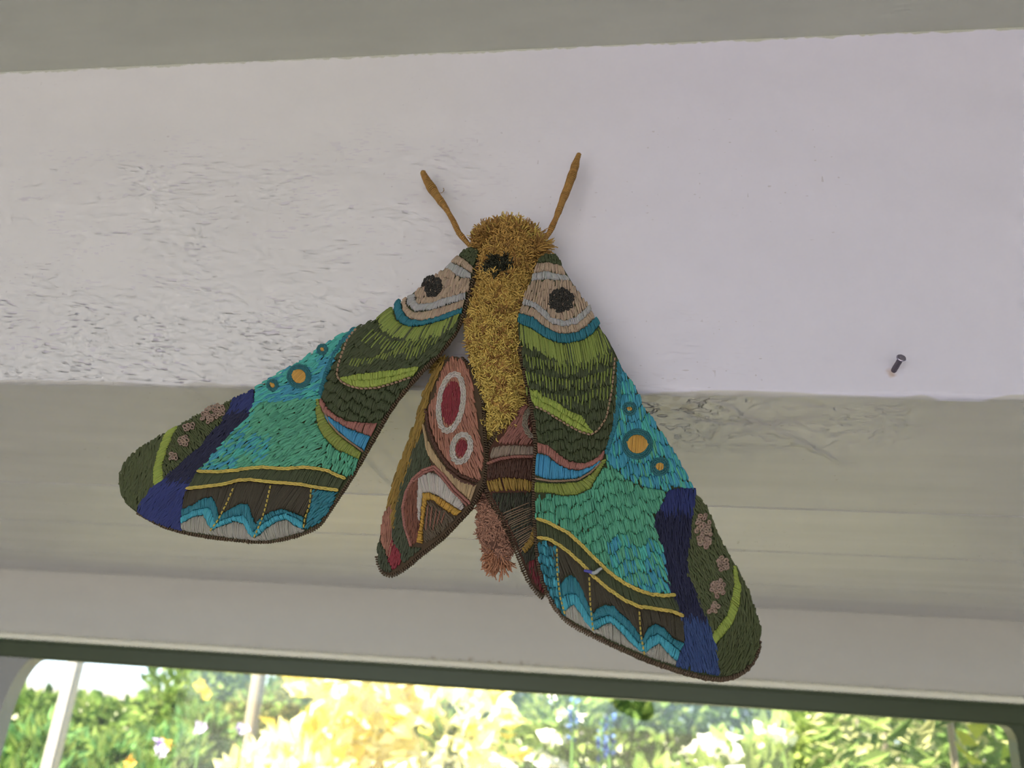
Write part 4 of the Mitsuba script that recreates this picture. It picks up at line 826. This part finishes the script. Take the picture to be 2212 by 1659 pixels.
ka = antenna([(1014, 530), (1004, 518), (991, 503), (979, 477), (964, 451), (950, 432), (938, 415), (924, 393), (917, 380), (913, 371)], [4.5, 5, 5.5, 5.5, 5.5, 8, 10.5, 11, 9, 6.5], 15, 7, 'left club shaped antenna with a loose thread end')
antenna([(1170, 524), (1187, 502), (1202, 469), (1214, 436), (1226, 406), (1238, 372), (1246, 345), (1251, 332)], [5.5, 6, 6.5, 8.5, 10, 10.5, 9.5, 5], 15, 8, 'right club shaped antenna')
st = np.array([(950, 417), (956, 416), (959, 411), (958, 406)], float)
v, f = tubes(at_y(st[:, 0], st[:, 1], -.0085 + 0 * st[:, 0])[None], .9 * PX, 4)
put(f'{ka}__loose_thread', (v, f), 'thread', smooth=True, color=np.tile(col(150, 120, 80), (len(v), 1)))

# ------------------------------------------------------------------ thread scrap, nail
s1 = chaikin(np.array([(1262, 1236), (1274, 1238), (1284, 1243), (1294, 1234), (1300, 1231)], float), 2, False)
P = RF.map(s1, 14 + 0 * s1[:, 0])
v, f = tubes(P[None], (np.interp(np.linspace(0, 1, len(s1)), [0, .3, .6, 1], [2.0, 3.2, 3.6, 2.4]) * PX)[None], 6)
tt = np.repeat(np.linspace(0, 1, len(s1)) < .42, 6)[:, None]
put('lint_scrap', (v, f), 'thread', smooth=True, color=np.where(tt, col(66, 66, 150), col(140, 146, 146)), label='tiny blue and white thread scrap caught on the yellow chain stitch', cat='lint')
info('nail', 'small steel nail sticking out of the white beam right of the moth', 'nail')
hb, hh = at_y(1931., 800., 0.0), at_y(1947., 773., -.0068)
ax = (hh - hb) / np.linalg.norm(hh - hb)
def rod(prof, key, mat):
    t = np.array([x for x, _ in prof]); r = np.array([y for _, y in prof])
    v, f = tubes((hb + ax * t[:, None])[None], r[None], 20)
    v = np.vstack([v, (hb + ax * t[0])[None], (hb + ax * t[-1])[None]]); n = len(t); i = np.arange(20); j = (i + 1) % 20
    f = np.vstack([f, np.stack([j, i, i * 0 + n * 20], -1), np.stack([(n - 1) * 20 + i, (n - 1) * 20 + j, i * 0 + n * 20 + 1], -1)])
    put(key, (v, f), mat, smooth=40)
Ln = np.linalg.norm(hh - hb)
rod([(-.004, .0011), (0, .0011), (Ln - .0012, .0011), (Ln - .0006, .0013)], 'nail__shank', 'steel_dark')
rod([(Ln - .0006, .0012), (Ln - .0003, .0018), (Ln, .0019), (Ln + .0003, .0017), (Ln + .0004, .0009), (Ln + .00034, .0002)], 'nail__head', 'steel')

# ------------------------------------------------------------------ the garden beyond the window
GZ = 0.1
scene['leaf'] = {'type': 'principledthin', 'base_color': {'type': 'mesh_attribute', 'name': 'vertex_color'}, 'roughness': .55, 'diff_trans': .7, 'spec_trans': 0.0}
scene['lawn'] = twos({'type': 'principled', 'roughness': .9, 'specular': .1, 'base_color': proc(lambda p, n, uv: mix((.20, .22, .13), (.27, .265, .18), fbm(p.x * 1.3, p.y * 1.3, 0, 3)) * (.8 + .4 * noise(p.x * 40, p.y * 40)))})
scene['paving'] = twos({'type': 'principled', 'roughness': .8, 'specular': .2, 'base_color': proc(lambda p, n, uv: mix((.19, .19, .20), (.24, .24, .25), fbm(p.x * 3, p.y * 3, 0, 3)))})
scene['bark'] = plain(lin([140, 132, 112]), .8)
scene['white_wood'] = plain((.40, .39, .36), .6)
scene['petal'] = twos({'type': 'principled', 'base_color': {'type': 'mesh_attribute', 'name': 'vertex_color'}, 'roughness': .7})


def gridplane(x0, x1, y0, y1, z, n=24, amp=0.0):
    X, Y = np.meshgrid(np.linspace(x0, x1, n), np.linspace(y0, y1, n), indexing='ij')
    v = np.stack([X, Y, z + amp * meshkit.fbm(np.stack([X, Y, 0 * X], -1).reshape(-1, 3) * .15).reshape(X.shape)], -1).reshape(-1, 3)
    i, j = np.meshgrid(np.arange(n - 1), np.arange(n - 1), indexing='ij')
    return v, np.stack([i * n + j, (i + 1) * n + j, (i + 1) * n + j + 1, i * n + j + 1], -1).reshape(-1, 4)


put('lawn', gridplane(-120, 120, Y_W + .3, 160, GZ - .02, 24), 'lawn', kind='structure', label='sunny pale green lawn reaching into the distance')
put('path', gridplane(-25, 25, -40, YB - .1, GZ - .12, 8), 'paving', kind='structure', label='pale paved yard behind the porch')


def leaves(P, size, dirs, cols, r, asp=.5, fold=.25):
    """Folded leaf blades: five points and four triangles each."""
    n = len(P)
    d = dirs / np.linalg.norm(dirs, axis=1, keepdims=True)
    a = np.cross(d, r.normal(0, 1, (n, 3))); a /= np.linalg.norm(a, axis=1, keepdims=True); b = np.cross(d, a)
    s = (size * r.uniform(.65, 1.3, n))[:, None]
    mid = P + d * s * .5 - b * s * fold * .15
    V = np.stack([P, mid + a * s * asp * .5 + b * s * fold * asp, P + d * s - b * s * .12, mid - a * s * asp * .5 + b * s * fold * asp, mid], 1)
    f = np.array([[0, 1, 4], [1, 2, 4], [2, 3, 4], [3, 0, 4]])
    F = (f[None] + (np.arange(n) * 5)[:, None, None]).reshape(-1, 3)
    return V.reshape(-1, 3), F, np.repeat(cols, 5, 0)


def shrub(name, label, cat, c, rad, n, size, cols, asp=.5, group=None, seed=1, up=.3, stems=5, flowers=None, frac=.55, clumps=9):
    """c: centre on the ground, rad: (rx, ry, height). A shrub is foliage and stems, and blossom where it has any."""
    r = np.random.default_rng(seed)
    key = numbered(name); info(key, label, cat, group)
    c = np.array(c, float); rx, ry, h = rad
    # clumps of leaves on branches, inside the shrub's envelope
    u = r.normal(0, 1, (clumps, 3)); u /= np.linalg.norm(u, axis=1, keepdims=True)
    cc = u * (r.uniform(.35, .8, (clumps, 1))) * np.array([rx, ry, h * .5]) + [0, 0, h * .52]
    cs = r.uniform(.28, .55, clumps) * min(rx, ry, h * .6)
    k = r.integers(0, clumps, n)
    q = r.normal(0, 1, (n, 3)); q /= np.linalg.norm(q, axis=1, keepdims=True)
    P = cc[k] + q * (cs[k] * r.uniform(.55, 1.05, n))[:, None]
    P[:, 2] = np.abs(P[:, 2]) + .02
    D = q + r.normal(0, .5, (n, 3)) + [0, 0, up]
    base = np.array([x[0] for x in cols])[r.choice(len(cols), n, p=np.array([x[1] for x in cols], float) / sum(x[1] for x in cols))] * r.uniform(.75, 1.2, (n, 1))
    V, F, C = leaves(P + c, size, D, base, r, asp)
    put(f'{key}__foliage', (V, F), 'leaf', color=np.clip(C, 0, .95), kind='stuff')
    for i in range(stems):
        e = cc[i % clumps]; b = np.array([r.normal(0, rx * .08), r.normal(0, ry * .08), 0])
        s = np.linspace(0, 1, 7)[:, None]
        pth = c + b * (1 - s) + e * s + np.sin(np.pi * s) * r.normal(0, .05, 3) * h * .5
        v, f = tubes(pth[None], (np.linspace(.014, .005, 7) * h)[None], 6)
        put(f'{key}__stem', (v, f), 'bark', smooth=True)
    if flowers:
        m, fs, fc = flowers
        fk = r.integers(0, clumps, m); fq = r.normal(0, 1, (m, 3)); fq[:, 1] -= .6; fq /= np.linalg.norm(fq, axis=1, keepdims=True)
        FP = c + cc[fk] + fq * (cs[fk] * 1.04)[:, None]
        out, nv, cl = [], 0, []
        for p_ in FP:
            t = 9
            pd = np.stack([np.cos(np.arange(t) * 2.4), np.sin(np.arange(t) * 2.4), r.uniform(-.2, .9, t)], -1)
            v, f, cx = leaves(np.tile(p_, (t, 1)), fs, pd, np.tile(fc, (t, 1)), r, .75)
            out.append((v, f)); cl.append(cx)
        V, F = joinm(out)
        put(f'{key}__blossom', (V, F), 'petal', color=np.clip(np.vstack(cl), 0, .95), kind='stuff', label='white blossom clusters' if fc[2] > .5 else None)
    return key


def spot(px, py, D):
    return at_y(float(px), float(py), CAM[1] + D)


def ground(px, D, py=1600): p = spot(px, py, D); return [p[0], p[1], GZ]


G1, G2, G3, G4 = (.09, .16, .045), (.15, .25, .06), (.24, .33, .09), (.05, .11, .03)
YL1, YL2, YL3 = (.92, .84, .40), (.94, .90, .58), (.72, .60, .10)
shrub('golden_shrub', 'big golden yellow leaved shrub blazing in the sun in the middle of the window', 'shrub', ground(800, 2.6), (.44, .36, 1.75), 5600, .072, [(YL1, 4), (YL2, 4), (YL3, 1.5)], .6, seed=3, clumps=18)
shrub('golden_shrub', 'low golden yellow sprig left of the big golden shrub', 'shrub', ground(520, 1.95), (.10, .12, 1.36), 700, .045, [(YL1, 4), (YL2, 3)], .6, seed=4, clumps=5)
shrub('green_mound', 'rounded green shrub left of the grey wooden pole', 'shrub', ground(490, 5.9), (.62, .5, 2.45), 7000, .085, [(G2, 3), (G3, 3), (G1, 2)], seed=5, clumps=16)
shrub('olive_shrub', 'olive green shrub behind the golden shrub beside the grey pole', 'shrub', ground(625, 5.15), (.32, .3, 2.1), 2600, .075, [((.20, .22, .07), 3), (G2, 1)], seed=6)
shrub('olive_shrub', 'olive green shrub in the gap right of the golden shrub', 'shrub', ground(1020, 4.2), (.34, .3, 2.2), 2600, .075, [((.22, .24, .07), 3), (G2, 2)], seed=7)
for i, (px, D, w, hp, sd, lb) in enumerate(((150, 5.3, .42, 1555, 19, 'leafy perennial clump far behind the white post'), (40, 2.85, .26, 1535, 11, 'leafy perennial clump in the left corner of the window'), (215, 3.35, .34, 1535, 12, 'leafy perennial clump right behind the white post'), (350, 3.85, .34, 1540, 13, 'leafy perennial clump in front of the green mound shrub'), (410, 4.5, .24, 1550, 14, 'leafy perennial clump at the foot of the grey pole'))):
    shrub('perennial_clump', lb, 'plant', ground(px, D), (w * 1.15, .22, (spot(px, hp, D)[2] - GZ) * 1.14), 4200, .085, [(G2, 2), (G3, 3), ((.20, .40, .14), 2)], .35, seed=sd, up=.9)
shrub('columnar_shrub', 'narrow dark green column shrub left of the white post', 'shrub', ground(52, 4.4), (.10, .10, (spot(52, 1500, 4.4)[2] - GZ) * 1.12), 1300, .04, [(G4, 3), (G1, 2)], seed=15, clumps=8)
shrub('blossom_shrub', 'green shrub dotted with white blossom just right of the golden shrub', 'shrub', ground(1180, 3.3), (.34, .25, 1.66), 2300, .07, [(G2, 3), (G3, 3)], seed=16, flowers=(56, .055, (.88, .88, .80)))
shrub('blossom_shrub', 'large shrub smothered in white blossom in the right half of the window', 'shrub', ground(1480, 2.5), (.42, .3, 1.66), 3200, .065, [(G2, 2), (G3, 4)], seed=17, flowers=(300, .06, (.9, .88, .82)), clumps=14)
shrub('blossom_shrub', 'green shrub with loose white blossom left of the upright canes', 'shrub', ground(1720, 3.3), (.36, .3, 1.75), 2200, .07, [(G3, 3), ((.34, .44, .12), 3)], seed=18, flowers=(100, .06, (.88, .86, .76)))
for i, (px, lb) in enumerate(((300, 'distant broad green tree behind the lawn on the left'), (760, 'distant green tree behind the golden shrub'), (1250, 'distant green tree behind the first blossom shrub'), (1700, 'distant green tree behind the third blossom shrub'), (2150, 'distant green tree behind the canes on the right'))):
    if i == 0: continue
    shrub('distant_tree', lb, 'tree', ground(px, 9.0 + 3.2 * (i % 2)), (1.6, 1.2, 4.2), 5200, .12, [(G1, 2), (G2, 3), (G3, 1)], seed=30 + i, clumps=16)
key = 'hedge'; info(key, 'long green hedge, lower on the left, crossing the whole view before the distant trees', 'hedge')
r = np.random.default_rng(77)
hx0, hx1, hy = spot(-150, 1550, 7.4)[0], spot(2400, 1550, 7.4)[0], spot(0, 1550, 7.4)[1]
n = 15000; hx = r.uniform(hx0, hx1, n); hh = 1.32 + .8 * np.clip((hx - hx0) / (hx1 - hx0) * 3.2 - .9, 0, 1); P = np.stack([hx, hy + r.uniform(-.3, .3, n), GZ + hh * np.sqrt(r.random(n)) + .08 * np.sin(r.uniform(0, 6, n))], -1)
V, F, C = leaves(P, .13, r.normal(0, .6, (n, 3)) + [0, -.5, .5], np.array([G1, G2, G2, G3])[r.integers(0, 4, n)] * r.uniform(.75, 1.2, (n, 1)), r, .6)
put(f'{key}__foliage', (V, F), 'leaf', color=C, kind='stuff')
for k in range(14):
    x = hx0 + (hx1 - hx0) * (k + .5) / 14
    v, f = tubes((np.array([x, hy, GZ]) + np.linspace(0, 1, 6)[:, None] * [r.normal(0, .06), r.normal(0, .05), 1.1])[None], np.linspace(.03, .012, 6)[None], 6)
    put(f'{key}__stem', (v, f), 'bark', smooth=True)
# upright canes with narrow leaves
for px, D, lb in ((1860, 2.7, 'upright leafy cane with narrow leaves, leftmost of the three canes'), (1915, 2.15, 'pale upright cane with narrow leaves, middle of the three canes'), (2062, 1.68, 'yellowish upright cane with narrow leaves beside the broad leaved plant')):
    r = np.random.default_rng(int(px)); key = numbered('leafy_cane'); info(key, lb, 'plant', 'canes at the right end of the window')
    g = np.array(ground(px, D)); h = 1.75
    s = np.linspace(0, 1, 9)[:, None]
    v, f = tubes((g + s * [0.0, 0, h] + np.sin(s * 5) * [.006, .004, 0])[None], np.full((1, 9), .006), 8)
    put(f'{key}__cane', (v, f), 'bark', smooth=True)
    n = 520; an = r.uniform(0, 6.28, n); P = g + np.stack([np.cos(an) * r.uniform(.01, .12, n), np.sin(an) * r.uniform(.01, .12, n), r.uniform(.7, 1, n) * h], -1)
    Dv = np.stack([np.cos(an), np.sin(an), r.uniform(-.9, .5, n)], -1)
    V, F, C = leaves(P, .06, Dv, np.array([(.16, .24, .07), (.10, .18, .05), (.42, .44, .20)])[r.integers(0, 3, n)], r, .3)
    put(f'{key}__foliage', (V, F), 'leaf', color=C, kind='stuff')
# plant with broad leaves
key = 'broad_leaved_plant'; info(key, 'plant with broad yellow green leaves at the right end of the window', 'plant')
r = np.random.default_rng(91); g = np.array(ground(2150, 1.3)); h = 1.5
s = np.linspace(0, 1, 8)[:, None]
v, f = tubes((g + s * [0, 0, h - .1] + np.sin(s * 4) * [.01, 0, 0])[None], np.full((1, 8), .008), 8)
put(f'{key}__stem', (v, f), 'bark', smooth=True)
for k in range(60):
    an = k * 2.4; z = h * (.72 +   .30 * k / 60)
    V, F, C = leaves((g + [.02 * math.cos(an), .02 * math.sin(an), z])[None], .05, np.array([[math.cos(an), math.sin(an), r.uniform(-.5, .6)]]), np.array([(.40, .46, .06), (.26, .36, .06), (.09, .16, .04)][k % 3])[None], r, .6)
    put(f'{key}__leaf', (V, F), 'leaf', color=C)
# blue flower spikes
for px, py, D, lb in ((1237, 1512, 2.0, 'tall blue flower spike in front of the first blossom shrub'), (1318, 1545, 2.1, 'shorter blue flower spike between the two left blossom shrubs'), (1300, 1552, 2.05, 'small blue flower spike close beside the shorter one')):
    r = np.random.default_rng(int(px)); key = numbered('flower_spike'); info(key, lb, 'flower', 'blue flower spikes')
    g = np.array(ground(px, D)); top = spot(px, py, D)[2]
    s = np.linspace(0, 1, 6)[:, None]
    v, f = tubes((g + s * [0, 0, top - GZ])[None], np.full((1, 6), .004), 6)
    put(f'{key}__stem', (v, f), 'leaf', smooth=True, color=np.tile((.15, .3, .08), (len(v), 1)))
    n = 42; an = r.uniform(0, 6.28, n); zz = r.uniform(0, .09, n); P = g + np.stack([0 * an, 0 * an, top - GZ - zz], -1)
    V, F, C = leaves(P, .014, np.stack([np.cos(an), np.sin(an), .3 + 0 * an], -1), np.tile((.05, .12, .34), (n, 1)), r, .7)
    put(f'{key}__floret', (V, F), 'petal', color=C, kind='stuff', label='blue florets')
# little flowers among the perennials
for px, py, c_, lb in ((345, 1608, (.55, .45, .75), 'pale mauve flower above the perennials, leftmost of the mauve ones'), (437, 1572, (.6, .5, .8), 'pale mauve flower near the grey pole'), (352, 1622, (.58, .5, .75), 'pale mauve flower lowest of the mauve ones'), (525, 1574, (.55, .5, .75), 'pale mauve flower right beside the grey pole'), (362, 1609, (.8, .5, .08), 'orange flower next to a mauve flower'), (283, 1648, (.8, .45, .06), 'orange flower at the lower edge of the window'), (433, 1480, (.85, .65, .05), 'yellow flower high on the green mound'), (446, 1500, (.85, .65, .05), 'yellow flower a little lower on the green mound')):
    r = np.random.default_rng(px + py); key = numbered('flower'); info(key, lb, 'flower')
    nf = len([k for k in labels if k.startswith('flower') and 'spike' not in k]); D = (2.25 + .06 * nf) - (.35 if px > 500 else 0) if py > 1520 else 4.95 + .1 * (py > 1490)
    p_ = spot(px, py, D)
    an = np.arange(8) * 2 * np.pi / 8
    V, F, C = leaves(np.tile(p_, (8, 1)), .028 * D / 3, np.stack([np.cos(an), -.5 + 0 * an, np.sin(an)], -1), np.tile(c_, (8, 1)), r, .7)
    put(f'{key}__petals', (V, F), 'petal', color=C)
    v, f = tubes(np.linspace([p_[0], p_[1] + .01, GZ], [p_[0], p_[1] + .005, p_[2]], 5)[None], np.full((1, 5), .004), 5)
    put(f'{key}__stem', (v, f), 'leaf', smooth=True, color=np.tile((.15, .3, .08), (len(v), 1)))
# posts
g = ground(122, 2.4)
info('white_post', 'white painted square garden post at the left end of the window', 'post')
put('white_post__shaft', box(g[0] - .018, g[0] + .018, g[1] - .018, g[1] + .018, GZ, 2.4, .004), 'white_wood')
put('white_post__cap', box(g[0] - .028, g[0] + .028, g[1] - .028, g[1] + .028, 2.4, 2.43, .006), 'white_wood')
g = ground(543, 3.3, 1550)
s = np.linspace(0, 1, 12)[:, None]
v, f = tubes((np.array(g) + s * [.02, 0, 2.5] + np.sin(s * 7) * [.008, .004, 0])[None], np.full((1, 12), .026) * (1 + .05 * wob(np.arange(12) * 1.0, 3))[None], 12)
put('wooden_pole', (v, f), 'bark', smooth=True, label='weathered grey brown wooden pole left of the golden shrub', cat='pole')
